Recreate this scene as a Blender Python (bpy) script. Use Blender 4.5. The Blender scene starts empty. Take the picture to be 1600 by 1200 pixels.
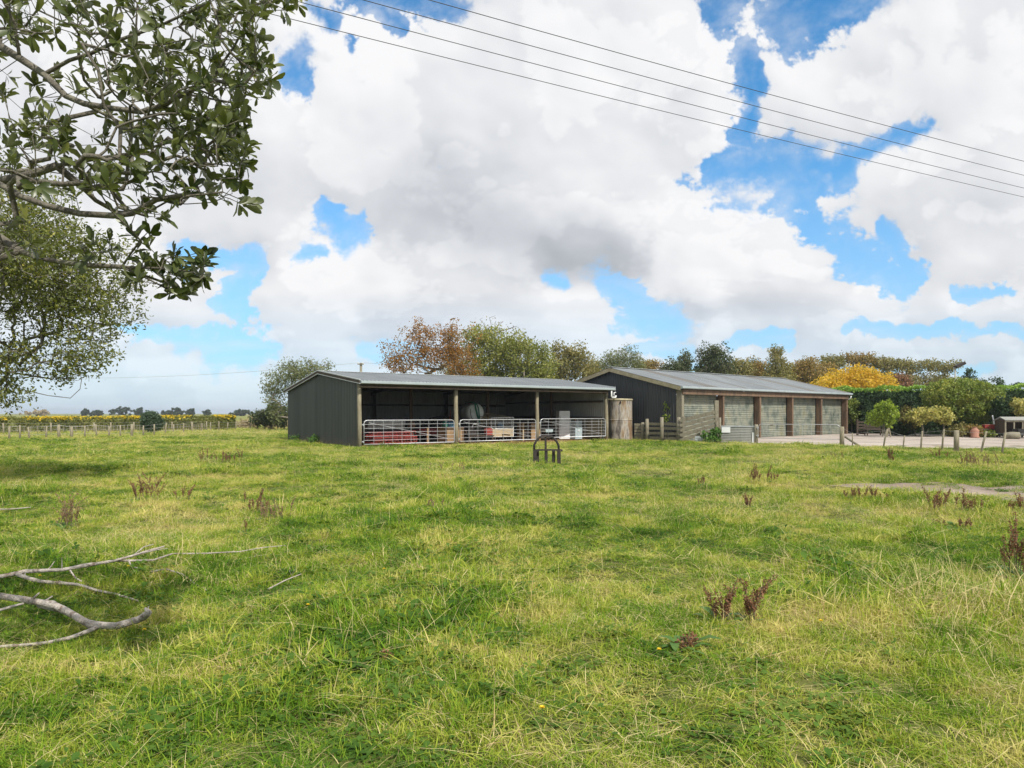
import bpy, math, random
import numpy as np
from mathutils import Vector, Matrix, noise as mn

random.seed(7); RNG = np.random.default_rng(7)
S = bpy.context.scene
COL = S.collection
PI = math.pi
CAMH, HOR, FPX = 1.57, 646.0, 1080.0

# ------------------------------------------------------------------ helpers
def hgt(x, y):
    """gentle lumps of the paddock"""
    r = math.hypot(x, y)
    k = max(0.0, min(1.0, (60 - r) / 25)) * max(0.0, min(1.0, (r - 1.0) / 2))
    # level under the sheds
    lx, ly = (x + 6.94) * .814 + (y - 31.5) * .581, -(x + 6.94) * .581 + (y - 31.5) * .814
    if -1.5 < lx < 17 and -1.0 < ly < 12: k = 0
    if y > 34 and x > 2: k = 0
    a = mn.noise(Vector((x * .16, y * .16, 3.1))) * .10
    b = mn.noise(Vector((x * .8, y * .8, 7.7))) * .06 + mn.noise(Vector((x * 2.1, y * 2.1, 1.7))) * .025
    return k * (a + b)

def P(px, py, Y):
    return Vector(((px - 800) / FPX * Y, Y, CAMH + (HOR - py) / FPX * Y))

def G(px, py, z=0.0):
    """point of the ground (lifted by z) seen at that direction"""
    Y = (CAMH - z) * FPX / (py - HOR)
    return Vector(((px - 800) / FPX * Y, Y, z))

def ground_at(px, py):
    p = G(px, py)
    p.z = hgt(p.x, p.y)
    return p

class MB:
    def __init__(self, M=None):
        self.v, self.f, self.m = [], [], []; self.cuts = []
        self.M = M
    def add(self, vs, fs, mi=0):
        n = len(self.v); self.cuts.append((n, len(self.f)))
        if self.M is not None: vs = [self.M @ Vector(p) for p in vs]
        self.v += [tuple(p) for p in vs]
        self.f += [tuple(i + n for i in f) for f in fs]
        self.m += [mi] * len(fs)
    def box(self, x0, x1, y0, y1, z0, z1, mi=0, R=None):
        vs = [(x0,y0,z0),(x1,y0,z0),(x1,y1,z0),(x0,y1,z0),(x0,y0,z1),(x1,y0,z1),(x1,y1,z1),(x0,y1,z1)]
        if R is not None: vs = [R @ Vector(p) for p in vs]
        self.add(vs, [(0,3,2,1),(4,5,6,7),(0,1,5,4),(1,2,6,5),(2,3,7,6),(3,0,4,7)], mi)
    def beam(self, a, b, w, h, mi=0, up=Vector((0,0,1))):
        a, b = Vector(a), Vector(b); d = (b - a); L = d.length; d.normalize()
        s = d.cross(up)
        if s.length < 1e-3: s = Vector((1,0,0))
        s.normalize(); u = s.cross(d)
        vs = []
        for p in (a, b):
            for i, j in ((-1,-1),(1,-1),(1,1),(-1,1)): vs.append(p + s * (i * w / 2) + u * (j * h / 2))
        self.add(vs, [(3,2,1,0),(4,5,6,7),(0,1,5,4),(1,2,6,5),(2,3,7,6),(3,0,4,7)], mi)
    def tube(self, pts, rad, n=8, mi=0, caps=True):
        pts = [Vector(p) for p in pts]
        if not hasattr(rad, '__len__'): rad = [rad] * len(pts)
        vs, fs = [], []
        prev = None
        for i, p in enumerate(pts):
            if i == 0: d = pts[1] - p
            elif i == len(pts) - 1: d = p - pts[i-1]
            else: d = pts[i+1] - pts[i-1]
            if d.length < 1e-6: d = Vector((0,0,1))
            d.normalize()
            if prev is None:
                a = Vector((0,0,1)) if abs(d.z) < .9 else Vector((1,0,0))
                s = d.cross(a).normalized()
            else:
                s = prev - d * prev.dot(d)
                if s.length < 1e-4: s = d.orthogonal()
                s.normalize()
            prev = s; t = d.cross(s)
            for k in range(n):
                an = 2 * PI * k / n
                vs.append(p + (s * math.cos(an) + t * math.sin(an)) * rad[i])
        for i in range(len(pts) - 1):
            for k in range(n):
                a, b = i*n + k, i*n + (k+1) % n
                fs.append((a, b, b + n, a + n))
        if caps:
            fs.append(tuple(reversed(range(n)))); fs.append(tuple(range((len(pts)-1)*n, len(pts)*n)))
        self.add(vs, fs, mi)
    def prism(self, poly, off, mi=0):
        """closed outline of points pushed along off"""
        n = len(poly); off = Vector(off)
        vs = [Vector(p) for p in poly] + [Vector(p) + off for p in poly]
        fs = [tuple(reversed(range(n))), tuple(range(n, 2*n))]
        fs += [(i, (i+1) % n, (i+1) % n + n, i + n) for i in range(n)]
        self.add(vs, fs, mi)
    def lathe(self, prof, n=20, c=(0,0,0), mi=0):
        vs, fs = [], []
        for r, z in prof:
            for k in range(n):
                a = 2*PI*k/n; vs.append((c[0]+r*math.cos(a), c[1]+r*math.sin(a), c[2]+z))
        for i in range(len(prof)-1):
            for k in range(n):
                a, b = i*n+k, i*n+(k+1)%n
                fs.append((a, b, b+n, a+n))
        self.add(vs, fs, mi)
    def corr(self, O, U, N, L, pitch, depth, vb, vt, mi=0):
        """ribbed metal sheet: ribs run from vb(s) to vt(s)"""
        O, U, N = Vector(O), Vector(U), Vector(N)
        cols = []
        s = 0.0; k = 0
        prof = [(0,0),(.55,0),(.68,1),(.87,1)]
        while s < L - 1e-6:
            fr, h = prof[k % 4]
            s = (k // 4 + fr) * pitch
            cols.append((min(s, L), h * depth)); k += 1
        vs, fs = [], []
        for s, h in cols:
            q = O + U * s + N * h
            vs += [q + Vector(vb(s)), q + Vector(vt(s))]
        for i in range(len(cols)-1): fs.append((2*i, 2*i+2, 2*i+3, 2*i+1))
        self.add(vs, fs, mi)
    def build_each(self, name, mat, parent=None, smooth=False):
        """every added piece becomes a part of its own"""
        for (v0, f0), (v1, f1) in zip(self.cuts, self.cuts[1:] + [(len(self.v), len(self.f))]):
            q = MB(); q.v = self.v[v0:v1]; q.f = [tuple(i - v0 for i in f) for f in self.f[f0:f1]]; q.m = self.m[f0:f1]
            q.build(name, mat, parent, smooth)
    def build(self, name, mat, parent=None, smooth=False):
        me = bpy.data.meshes.new(name)
        me.from_pydata(self.v, [], self.f)
        for mm in (mat if isinstance(mat, (list, tuple)) else [mat]): me.materials.append(mm)
        if any(self.m): me.polygons.foreach_set('material_index', self.m)
        if smooth: me.polygons.foreach_set('use_smooth', [True] * len(me.polygons))
        me.update()
        o = bpy.data.objects.new(name, me); COL.objects.link(o)
        if parent is not None: o.parent = parent
        return o

def quads_obj(name, V, mat, parent=None, nv=4, extra=None, mi=None):
    """V: (n, nv, 3) array of separate polygons; extra = (verts, faces) solid core"""
    n = V.shape[0]
    vs = V.reshape(-1, 3); me = bpy.data.meshes.new(name)
    nf = n; loops = np.arange(n * nv, dtype=np.int32); st = np.arange(n, dtype=np.int32) * nv
    tot = np.full(n, nv, dtype=np.int32)
    if extra:
        ev, ef = extra
        base = len(vs); vs = np.vstack([vs, np.array(ev, dtype=float)])
        el = np.array([i + base for f in ef for i in f], dtype=np.int32)
        es = np.cumsum([0] + [len(f) for f in ef[:-1]]) + len(loops)
        loops = np.concatenate([loops, el]); st = np.concatenate([st, es.astype(np.int32)])
        tot = np.concatenate([tot, np.array([len(f) for f in ef], dtype=np.int32)])
    me.vertices.add(len(vs)); me.vertices.foreach_set('co', vs.astype(np.float32).ravel())
    me.loops.add(len(loops)); me.loops.foreach_set('vertex_index', loops)
    me.polygons.add(len(st)); me.polygons.foreach_set('loop_start', st); me.polygons.foreach_set('loop_total', tot)
    for mm in (mat if isinstance(mat, (list, tuple)) else [mat]): me.materials.append(mm)
    if mi is not None: me.polygons.foreach_set('material_index', mi)
    me.update(calc_edges=True); me.validate()
    o = bpy.data.objects.new(name, me); COL.objects.link(o)
    if parent is not None: o.parent = parent
    return o

def tag(o, label=None, cat=None, group=None, kind=None):
    if label: o['label'] = label
    if cat: o['category'] = cat
    if group: o['group'] = group
    if kind: o['kind'] = kind
    return o

def empty(name, loc=(0,0,0), rz=0.0, rot=None):
    o = bpy.data.objects.new(name, None); COL.objects.link(o)
    o.location = loc; o.rotation_euler = rot if rot else (0,0,rz); o.empty_display_size = .2
    return o

def copy_tree(o, parent=None):
    c = o.copy(); COL.objects.link(c); c.parent = parent
    for ch in [x for x in bpy.data.objects if x.parent == o]: copy_tree(ch, c)
    return c

# ------------------------------------------------------------------ materials
def nt(m):
    m.use_nodes = True; t = m.node_tree; t.nodes.clear(); return t
def N(t, typ, **kw):
    n = t.nodes.new(typ)
    for k, v in kw.items():
        if k == 'inp':
            for a, b in v.items(): n.inputs[a].default_value = b
        else: setattr(n, k, v)
    return n
def L(t, a, b): t.links.new(a, b)
def srgb(r, g, b):
    f = lambda c: (c/255/12.92) if c/255 <= .04045 else ((c/255+.055)/1.055)**2.4
    return (f(r), f(g), f(b), 1)
def rgba(c): return (c[0], c[1], c[2], 1)

def ramp(t, fac, stops):
    r = N(t, 'ShaderNodeValToRGB'); e = r.color_ramp.elements
    while len(e) < len(stops): e.new(.5)
    for i, (p, c) in enumerate(stops):
        e[i].position = p; e[i].color = c if hasattr(c, '__len__') else (c, c, c, 1)
    L(t, fac, r.inputs[0]); return r.outputs[0]
def mix(t, f, a, b, mode='MIX'):
    m = N(t, 'ShaderNodeMix', data_type='RGBA', blend_type=mode)
    for s, v in ((0, f), (6, a), (7, b)):
        if hasattr(v, 'links'): L(t, v, m.inputs[s])
        else: m.inputs[s].default_value = v
    return m.outputs[2]
def noise(t, vec, scale, detail=4, rough=.55, dist=0.0):
    n = N(t, 'ShaderNodeTexNoise', inp={'Scale': scale, 'Detail': detail, 'Roughness': rough, 'Distortion': dist})
    if vec is not None: L(t, vec, n.inputs['Vector'])
    return n.outputs['Fac']
def mapv(t, vec, sc=(1,1,1), loc=(0,0,0)):
    m = N(t, 'ShaderNodeMapping'); m.inputs['Scale'].default_value = sc; m.inputs['Location'].default_value = loc
    L(t, vec, m.inputs['Vector']); return m.outputs[0]
def coord(t, kind='Object'): return N(t, 'ShaderNodeTexCoord').outputs[kind]

def pmat(name, stops, scale=3.0, rough=.7, metal=0.0, bump=0.0, bscale=None, stretch=(1,1,1), fine=None, spec=.5, kind='Object'):
    """surface whose colour wanders between the stops; fine = (scale, amount) of a second speckle"""
    m = bpy.data.materials.new(name); t = nt(m)
    v = mapv(t, coord(t, kind), stretch)
    n1 = noise(t, v, scale, 6, .6)
    col = ramp(t, n1, stops)
    if fine:
        n2 = noise(t, v, fine[0], 3, .6)
        col = mix(t, fine[1], col, ramp(t, n2, [(.3, .35), (.7, 1.0)]), 'MULTIPLY')
    b = N(t, 'ShaderNodeBsdfPrincipled', inp={'Roughness': rough, 'Metallic': metal})
    b.inputs['Specular IOR Level'].default_value = spec
    L(t, col, b.inputs['Base Color'])
    if bump:
        bp = N(t, 'ShaderNodeBump', inp={'Strength': bump, 'Distance': .02})
        L(t, noise(t, v, bscale or scale*4, 5, .6), bp.inputs['Height']); L(t, bp.outputs[0], b.inputs['Normal'])
    o = N(t, 'ShaderNodeOutputMaterial'); L(t, b.outputs[0], o.inputs[0])
    return m

def leafmat(name, cols, transl=.35, rough=.5, cl=.5, back=None, spec=.4):
    """cols: list of leaf colours picked per leaf, with larger clumps"""
    m = bpy.data.materials.new(name); t = nt(m)
    geo = N(t, 'ShaderNodeNewGeometry')
    isl = geo.outputs['Random Per Island']
    nz = noise(t, coord(t), cl, 3, .5)
    s = N(t, 'ShaderNodeMath', operation='MULTIPLY_ADD'); L(t, nz, s.inputs[0]); s.inputs[1].default_value = 1.3; s.inputs[2].default_value = -.65+.25
    a = N(t, 'ShaderNodeMath', operation='MULTIPLY_ADD', use_clamp=True); L(t, isl, a.inputs[0]); a.inputs[1].default_value = .5; L(t, s.outputs[0], a.inputs[2])
    k = len(cols)
    col = ramp(t, a.outputs[0], [(i/(k-1) if k > 1 else 0, rgba(c)) for i, c in enumerate(cols)])
    if back is not None:
        col = mix(t, geo.outputs['Backfacing'], col, rgba(back))
    b = N(t, 'ShaderNodeBsdfPrincipled', inp={'Roughness': rough}); b.inputs['Specular IOR Level'].default_value = spec
    L(t, col, b.inputs['Base Color'])
    tr = N(t, 'ShaderNodeBsdfTranslucent')
    c2 = mix(t, 1.0, col, (1.15, 1.25, .6, 1), 'MULTIPLY'); L(t, c2, tr.inputs[0])
    mx = N(t, 'ShaderNodeMixShader'); mx.inputs[0].default_value = transl
    L(t, b.outputs[0], mx.inputs[1]); L(t, tr.outputs[0], mx.inputs[2])
    o = N(t, 'ShaderNodeOutputMaterial'); L(t, mx.outputs[0], o.inputs[0])
    return m

M = {}
M['paint_grey'] = pmat('grey_green_paint', [(.3, (.044,.05,.045,1)), (.7, (.058,.066,.058,1))], .8, .55, 0, stretch=(1,1,.2), fine=(9,.25))
M['paint_dark'] = pmat('charcoal_paint', [(.3, (.026,.028,.03,1)), (.7, (.036,.038,.041,1))], .8, .5, 0, stretch=(1,1,.2), fine=(9,.2))
M['zinc_in'] = pmat('dull_zinc', [(.3, (.27,.27,.25,1)), (.7, (.38,.38,.35,1))], 1.2, .7, .1, stretch=(1,1,.3), fine=(8,.25))
M['roof'] = pmat('weathered_zinc_roof', [(.3, (.17,.19,.20,1)), (.7, (.25,.27,.28,1))], .9, .6, .25, stretch=(1,.2,1), fine=(6,.25))
M['gutter'] = pmat('pale_zinc', [(.3, (.30,.35,.36,1)), (.7, (.38,.43,.44,1))], 2, .5, .1)
M['galv'] = pmat('galvanised_steel', [(.3, (.45,.46,.47,1)), (.7, (.6,.61,.62,1))], 8, .4, .6)
M['white'] = pmat('white_plastic', [(.3, (.68,.69,.68,1)), (.7, (.78,.79,.78,1))], 2, .4, 0)
M['flash'] = pmat('pale_flashing', [(.3, (.42,.45,.45,1)), (.7, (.5,.53,.53,1))], 2, .5, .1)
M['post'] = pmat('weathered_round_post', [(.3, (.22,.19,.12,1)), (.55, (.32,.28,.19,1)), (.75, (.25,.25,.18,1))], 3, .85, 0, .6, 25, (3,3,.5), (14,.5))
M['oldwood'] = pmat('old_grey_timber', [(.3, (.16,.14,.10,1)), (.5, (.28,.25,.18,1)), (.7, (.20,.19,.13,1))], 2.2, .9, 0, .6, 22, (2,2,1), (16,.5))
M['brownwood'] = pmat('brown_timber', [(.3, (.09,.06,.04,1)), (.6, (.20,.125,.075,1)), (.75, (.15,.11,.075,1))], 2, .8, 0, .4, 22, (2,2,.4), (12,.5))
M['darkwood'] = pmat('dark_timber', [(.3, (.05,.035,.025,1)), (.7, (.09,.065,.045,1))], 3, .85, 0, .4, 22, (1,1,.4), (12,.4))
M['barge'] = pmat('mossy_barge_board', [(.3, (.30,.26,.15,1)), (.6, (.42,.37,.24,1)), (.75, (.25,.24,.13,1))], 2.5, .85, 0, .3, 22, (1,1,1), (12,.5))
M['concrete'] = pmat('stained_concrete', [(.34, (.07,.06,.055,1)), (.43, (.20,.17,.14,1)), (.51, (.42,.38,.33,1)), (.57, (.32,.25,.17,1)), (.66, (.20,.12,.06,1))], 1.6, .9, 0, .5, 18, (1.5,1.5,.4), (9,.45))
M['black'] = pmat('black_iron', [(.35, (.018,.017,.017,1)), (.65, (.05,.036,.03,1))], 9, .7, .3, .5, 30)
M['red'] = pmat('faded_red_paint', [(.35, (.10,.02,.018,1)), (.5, (.40,.055,.045,1)), (.7, (.10,.035,.025,1))], 7, .6, 0, 0, None, (1,1,1), (20,.4))
M['blue'] = pmat('blue_plastic', [(.3, (.05,.17,.28,1)), (.7, (.08,.24,.38,1))], 3, .5)
M['green'] = pmat('green_hose', [(.3, (.01,.10,.07,1)), (.7, (.02,.15,.10,1))], 3, .5)
M['tankw'] = pmat('cloudy_white_tank', [(.3, (.50,.52,.50,1)), (.7, (.62,.64,.62,1))], 2, .5, 0, 0, None, (1,1,1), (5,.2))
M['ply'] = pmat('plywood', [(.3, (.26,.16,.08,1)), (.7, (.38,.26,.14,1))], 2, .8, 0, 0, None, (1,1,.2), (14,.3))
M['paleply'] = pmat('pale_board', [(.3, (.42,.33,.20,1)), (.7, (.55,.44,.28,1))], 3, .8, 0, 0, None, (.2,1,4), (20,.35))
M['cabinet'] = pmat('pale_blue_enamel', [(.3, (.36,.45,.47,1)), (.7, (.46,.55,.57,1))], 2, .5)
M['terra'] = pmat('terracotta', [(.3, (.26,.12,.08,1)), (.7, (.38,.19,.13,1))], 6, .8)
M['rubber'] = pmat('black_rubber', [(.3, (.012,.012,.012,1)), (.7, (.03,.03,.03,1))], 6, .8)
M['bark'] = pmat('grey_bark', [(.3, (.10,.085,.065,1)), (.55, (.20,.18,.14,1)), (.72, (.26,.25,.17,1))], 9, .9, 0, .9, 60, (1,1,1), (40,.5))
M['farbark'] = pmat('pale_bark', [(.3, (.12,.10,.08,1)), (.7, (.24,.21,.17,1))], 2, .9)
M['dead'] = pmat('bleached_dead_wood', [(.33, (.14,.10,.075,1)), (.42, (.44,.38,.32,1)), (.56, (.62,.56,.49,1)), (.62,(.26,.20,.16,1))], 7, .9, 0, 1.0, 60, (1,1,1), (60,.6))
M['twig'] = pmat('twig', [(.3, (.10,.08,.05,1)), (.7, (.17,.14,.09,1))], 9, .9)
M['wire'] = pmat('dark_wire', [(.3, (.05,.05,.05,1)), (.7, (.08,.08,.08,1))], 9, .6, .4)
M['fwire'] = pmat('fence_wire', [(.3, (.30,.30,.29,1)), (.7, (.42,.42,.41,1))], 9, .5, .4)

M['near_leaf'] = leafmat('broad_leaf', [(.026,.042,.010), (.055,.076,.017), (.10,.12,.028), (.27,.27,.07)], .26, .36, 2.5, back=(.14,.155,.075), spec=.45)
M['mid_leaf'] = leafmat('second_broad_leaf', [(.06,.08,.016), (.13,.155,.028), (.25,.25,.045), (.42,.36,.08)], .3, .5, 1.2, back=(.13,.15,.045))
M['eucalypt_leaf'] = leafmat('eucalypt_leaf', [(0.091,0.111,0.052), (0.156,0.182,0.078), (0.247,0.234,0.091)], .3, .6, .4)
M['rust_leaf'] = leafmat('autumn_leaf', [(.13,.075,.02), (.26,.14,.028), (.36,.15,.02), (.22,.19,.035)], .4, .6, .5)
M['willow_leaf'] = leafmat('willow_leaf', [(.12,.14,.035), (.23,.25,.06), (.42,.38,.09)], .35, .6, .5)
M['olive_leaf'] = leafmat('olive_leaf', [(.12,.12,.04), (.22,.20,.065), (.34,.27,.10)], .3, .6, .4)
M['dark_leaf'] = leafmat('dark_leaf', [(0.039,0.058,0.023), (0.072,0.098,0.039), (0.143,0.130,0.058)], .25, .6, .4)
M['brown_leaf'] = leafmat('bronze_leaf', [(.14,.135,.045), (.24,.19,.06), (.31,.19,.055), (.19,.20,.06)], .3, .6, .3)
M['gold_leaf'] = leafmat('golden_leaf', [(.42,.27,.02), (.60,.40,.03), (.70,.45,.05), (.30,.28,.03)], .4, .5, .6)
M['hedge_leaf'] = leafmat('conifer_hedge', [(.02,.045,.016), (.035,.07,.022), (.07,.13,.03)], .2, .7, .5)
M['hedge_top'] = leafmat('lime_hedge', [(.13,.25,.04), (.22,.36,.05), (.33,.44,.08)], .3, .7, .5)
M['topiary_leaf'] = leafmat('clipped_leaf', [(.10,.15,.03), (.20,.26,.05), (.45,.42,.09)], .3, .5, .8)
M['lime_leaf'] = leafmat('lime_leaf', [(.10,.16,.015), (.24,.33,.03), (.42,.48,.06)], .35, .5, 1.5)
M['varie_leaf'] = leafmat('variegated_leaf', [(.14,.17,.04), (.42,.39,.11), (.68,.58,.20)], .3, .5, 2.5)
M['gorse_leaf'] = leafmat('gorse', [(.09,.11,.025), (.16,.17,.035), (.22,.20,.045)], .2, .7, .3)
M['gorse_flower'] = leafmat('gorse_flower', [(.55,.40,.02), (.72,.52,.03)], .3, .6, .5)
M['blue_leaf'] = leafmat('bluish_shrub', [(.045,.08,.045), (.08,.12,.06)], .2, .7, .5)
M['far_leaf'] = leafmat('far_leaf', [(.03,.05,.025), (.06,.08,.035)], .2, .7, .1)
M['tan_leaf'] = leafmat('tan_scrub', [(.30,.24,.14), (.40,.32,.20)], .2, .7, .2)
M['weed_leaf'] = leafmat('weed_leaf', [(.05,.11,.02), (.09,.19,.035), (.15,.25,.05)], .35, .5, 3)
M['dock'] = leafmat('dock_seed', [(.12,.05,.025), (.21,.10,.05), (.33,.19,.10)], .2, .8, 4)
M['drydock'] = leafmat('dry_dock_seed', [(.20,.11,.06), (.34,.21,.12)], .2, .8, 4)
M['petal'] = leafmat('yellow_petal', [(.75,.55,.02), (.85,.62,.03)], .2, .6, 4)

def wallmat(name, a, b_):
    m = bpy.data.materials.new(name); t = nt(m); oc = coord(t)
    c = ramp(t, noise(t, mapv(t, oc, (1,1,.2)), .8, 6, .6), [(.3, rgba(a)), (.7, rgba(b_))])
    sh_ = noise(t, mapv(t, oc, (1.1,1.1,.02)), .9, 1, .3)         # each long sheet fades a little differently
    c = mix(t, .35, c, ramp(t, sh_, [(.35, .55), (.65, 1.0)]), 'MULTIPLY')
    st = noise(t, mapv(t, oc, (6,6,.25)), 1.0, 4, .6)
    c = mix(t, .3, c, ramp(t, st, [(.35, .5), (.6, 1.0)]), 'MULTIPLY')
    sx = N(t, 'ShaderNodeSeparateXYZ'); L(t, oc, sx.inputs[0])
    dz = N(t, 'ShaderNodeMath', operation='MULTIPLY_ADD'); L(t, noise(t, oc, 2.2, 5, .65), dz.inputs[0]); dz.inputs[1].default_value = 1.5; L(t, N(t, 'ShaderNodeMath', operation='MULTIPLY').outputs[0], dz.inputs[2])
    mm = dz.inputs[2].links[0].from_node; L(t, sx.outputs[2], mm.inputs[0]); mm.inputs[1].default_value = -1.6
    c = mix(t, ramp(t, dz.outputs[0], [(.15, 0.0), (.75, .7)]), c, (.13,.11,.075,1))   # mud splashed along the foot
    b = N(t, 'ShaderNodeBsdfPrincipled', inp={'Roughness': .5}); L(t, c, b.inputs[0])
    L(t, b.outputs[0], N(t, 'ShaderNodeOutputMaterial').inputs[0]); return m
M['paint_grey'] = wallmat('grey_green_paint', (.062,.070,.062), (.084,.092,.082))
M['paint_dark'] = wallmat('charcoal_paint', (.040,.044,.047), (.056,.060,.064))
def roofmat2():
    m = bpy.data.materials.new('streaked_zinc_roof'); t = nt(m)
    oc = coord(t); sx = N(t, 'ShaderNodeSeparateXYZ'); L(t, oc, sx.inputs[0])
    v = mapv(t, oc, (1, .15, 1)); n1 = noise(t, v, 1.1, 6, .6)
    c = ramp(t, n1, [(.3, (.18,.20,.21,1)), (.7, (.28,.30,.31,1))])
    band = noise(t, mapv(t, oc, (1, .04, .04)), .55, 1, .4)
    f = ramp(t, band, [(.54, 0.0), (.60, .7)])
    c = mix(t, f, c, (.17,.15,.125,1))
    c = mix(t, .25, c, ramp(t, noise(t, v, 7, 3, .6), [(.3, .4), (.7, 1.0)]), 'MULTIPLY')
    b = N(t, 'ShaderNodeBsdfPrincipled', inp={'Roughness': .6, 'Metallic': .2}); L(t, c, b.inputs[0])
    L(t, b.outputs[0], N(t, 'ShaderNodeOutputMaterial').inputs[0]); return m
M['roof2'] = roofmat2()

def doormat():
    m = bpy.data.materials.new('weathered_roller_door'); t = nt(m)
    oc = coord(t)
    n1 = noise(t, mapv(t, oc, (1.2, 1, .9)), 1.3, 6, .7)
    c = ramp(t, n1, [(.34, (.11,.14,.11,1)), (.45, (.23,.26,.215,1)), (.55, (.35,.355,.28,1)), (.64, (.27,.27,.17,1))])
    n2 = noise(t, mapv(t, oc, (.25, 1, 7)), 1.6, 3, .6)
    c = mix(t, .65, c, ramp(t, n2, [(.3, .45), (.7, 1.0)]), 'MULTIPLY')
    n3 = noise(t, mapv(t, oc, (9, 1, .3)), 1.0, 3, .6)
    c = mix(t, .25, c, ramp(t, n3, [(.3, .5), (.7, 1.0)]), 'MULTIPLY')
    b = N(t, 'ShaderNodeBsdfPrincipled', inp={'Roughness': .55, 'Metallic': .15}); L(t, c, b.inputs[0])
    L(t, b.outputs[0], N(t, 'ShaderNodeOutputMaterial').inputs[0]); return m
M['door'] = doormat()

def groundmat():
    m = bpy.data.materials.new('paddock_ground'); t = nt(m)
    g = N(t, 'ShaderNodeNewGeometry').outputs['Position']
    n1 = noise(t, g, .12, 5, .6); n2 = noise(t, g, 2.5, 6, .65)
    c = ramp(t, n1, [(.35, (.17,.22,.045,1)), (.5, (.25,.27,.07,1)), (.65, (.36,.31,.13,1))])
    c = mix(t, .6, c, ramp(t, n2, [(.3, (.35,.3,.2,1)), (.7, (1,1,1,1))]), 'MULTIPLY')
    ln = N(t, 'ShaderNodeVectorMath', operation='LENGTH'); L(t, g, ln.inputs[0])
    mr = N(t, 'ShaderNodeMapRange', inp={'From Min': 45, 'From Max': 85}); L(t, ln.outputs['Value'], mr.inputs[0])
    thatch = ramp(t, n2, [(.3, (.04,.042,.014,1)), (.5, (.09,.11,.025,1)), (.7, (.19,.17,.06,1))])
    c = mix(t, mr.outputs[0], thatch, c)
    b = N(t, 'ShaderNodeBsdfPrincipled', inp={'Roughness': .95}); b.inputs['Specular IOR Level'].default_value = .1
    L(t, c, b.inputs[0])
    bp = N(t, 'ShaderNodeBump', inp={'Strength': .6, 'Distance': .05}); L(t, n2, bp.inputs['Height']); L(t, bp.outputs[0], b.inputs['Normal'])
    L(t, b.outputs[0], N(t, 'ShaderNodeOutputMaterial').inputs[0]); return m
M['ground'] = groundmat()
def gravelmat(name, a, b_, c_):
    m = bpy.data.materials.new(name); t = nt(m)
    g = N(t, 'ShaderNodeNewGeometry').outputs['Position']
    n1 = noise(t, g, .35, 5, .6); n2 = noise(t, g, 22, 4, .7); n4 = noise(t, mapv(t, g, (.25,1,1)), 2.0, 4, .6)
    c = ramp(t, n1, [(.3, rgba(a)), (.5, rgba(b_)), (.7, rgba(c_))])
    c = mix(t, .55, c, ramp(t, n2, [(.3, .35), (.7, 1.0)]), 'MULTIPLY')
    c = mix(t, .35, c, ramp(t, n4, [(.35, .5), (.65, 1.0)]), 'MULTIPLY')
    b = N(t, 'ShaderNodeBsdfPrincipled', inp={'Roughness': .95}); b.inputs['Specular IOR Level'].default_value = .15
    L(t, c, b.inputs[0])
    bp = N(t, 'ShaderNodeBump', inp={'Strength': .8, 'Distance': .03}); L(t, n2, bp.inputs['Height']); L(t, bp.outputs[0], b.inputs['Normal'])
    L(t, b.outputs[0], N(t, 'ShaderNodeOutputMaterial').inputs[0]); return m
M['gravel'] = gravelmat('yard_gravel', (.40,.335,.28), (.52,.45,.385), (.62,.55,.48))
M['gravel2'] = gravelmat('bare_gravel', (.26,.20,.155), (.35,.28,.225), (.44,.37,.31))
M['dirt'] = gravelmat('red_dirt', (.20,.10,.05), (.30,.15,.08), (.34,.21,.12))

def grassmat(name, c_lush, c_mid, c_yel, c_dry, bias=0.0, tr=.28):
    m = bpy.data.materials.new(name); t = nt(m)
    geo = N(t, 'ShaderNodeNewGeometry'); g = geo.outputs['Position']
    oi = N(t, 'ShaderNodeObjectInfo').outputs['Random']; isl = geo.outputs['Random Per Island']
    n1 = noise(t, g, .22, 3, .55); n2 = noise(t, g, 1.5, 5, .68)
    s = N(t, 'ShaderNodeMath', operation='MULTIPLY_ADD'); L(t, n1, s.inputs[0]); s.inputs[1].default_value = 1.3; s.inputs[2].default_value = -1.34 + bias
    s2 = N(t, 'ShaderNodeMath', operation='MULTIPLY_ADD'); L(t, n2, s2.inputs[0]); s2.inputs[1].default_value = 1.9; L(t, s.outputs[0], s2.inputs[2])
    s3 = N(t, 'ShaderNodeMath', operation='MULTIPLY_ADD'); L(t, oi, s3.inputs[0]); s3.inputs[1].default_value = .22; L(t, s2.outputs[0], s3.inputs[2])
    s4 = N(t, 'ShaderNodeMath', operation='MULTIPLY_ADD', use_clamp=True); L(t, isl, s4.inputs[0]); s4.inputs[1].default_value = .35; L(t, s3.outputs[0], s4.inputs[2])
    c = ramp(t, s4.outputs[0], [(.08, rgba(c_lush)), (.38, rgba(c_mid)), (.66, rgba(c_yel)), (.92, rgba(c_dry))])
    b = N(t, 'ShaderNodeBsdfPrincipled', inp={'Roughness': .7}); b.inputs['Specular IOR Level'].default_value = .10
    L(t, c, b.inputs[0])
    trn = N(t, 'ShaderNodeBsdfTranslucent'); L(t, mix(t, 1.0, c, (1.1,1.2,.6,1), 'MULTIPLY'), trn.inputs[0])
    mx = N(t, 'ShaderNodeMixShader'); mx.inputs[0].default_value = tr
    L(t, b.outputs[0], mx.inputs[1]); L(t, trn.outputs[0], mx.inputs[2])
    L(t, mx.outputs[0], N(t, 'ShaderNodeOutputMaterial').inputs[0]); return m
M['grass'] = grassmat('green_grass', (.040,.110,.012), (.145,.265,.020), (.345,.39,.048), (.64,.56,.21))
M['straw'] = grassmat('straw', (.30,.27,.12), (.52,.46,.20), (.66,.57,.29), (.46,.33,.16), .1, .2)
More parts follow.
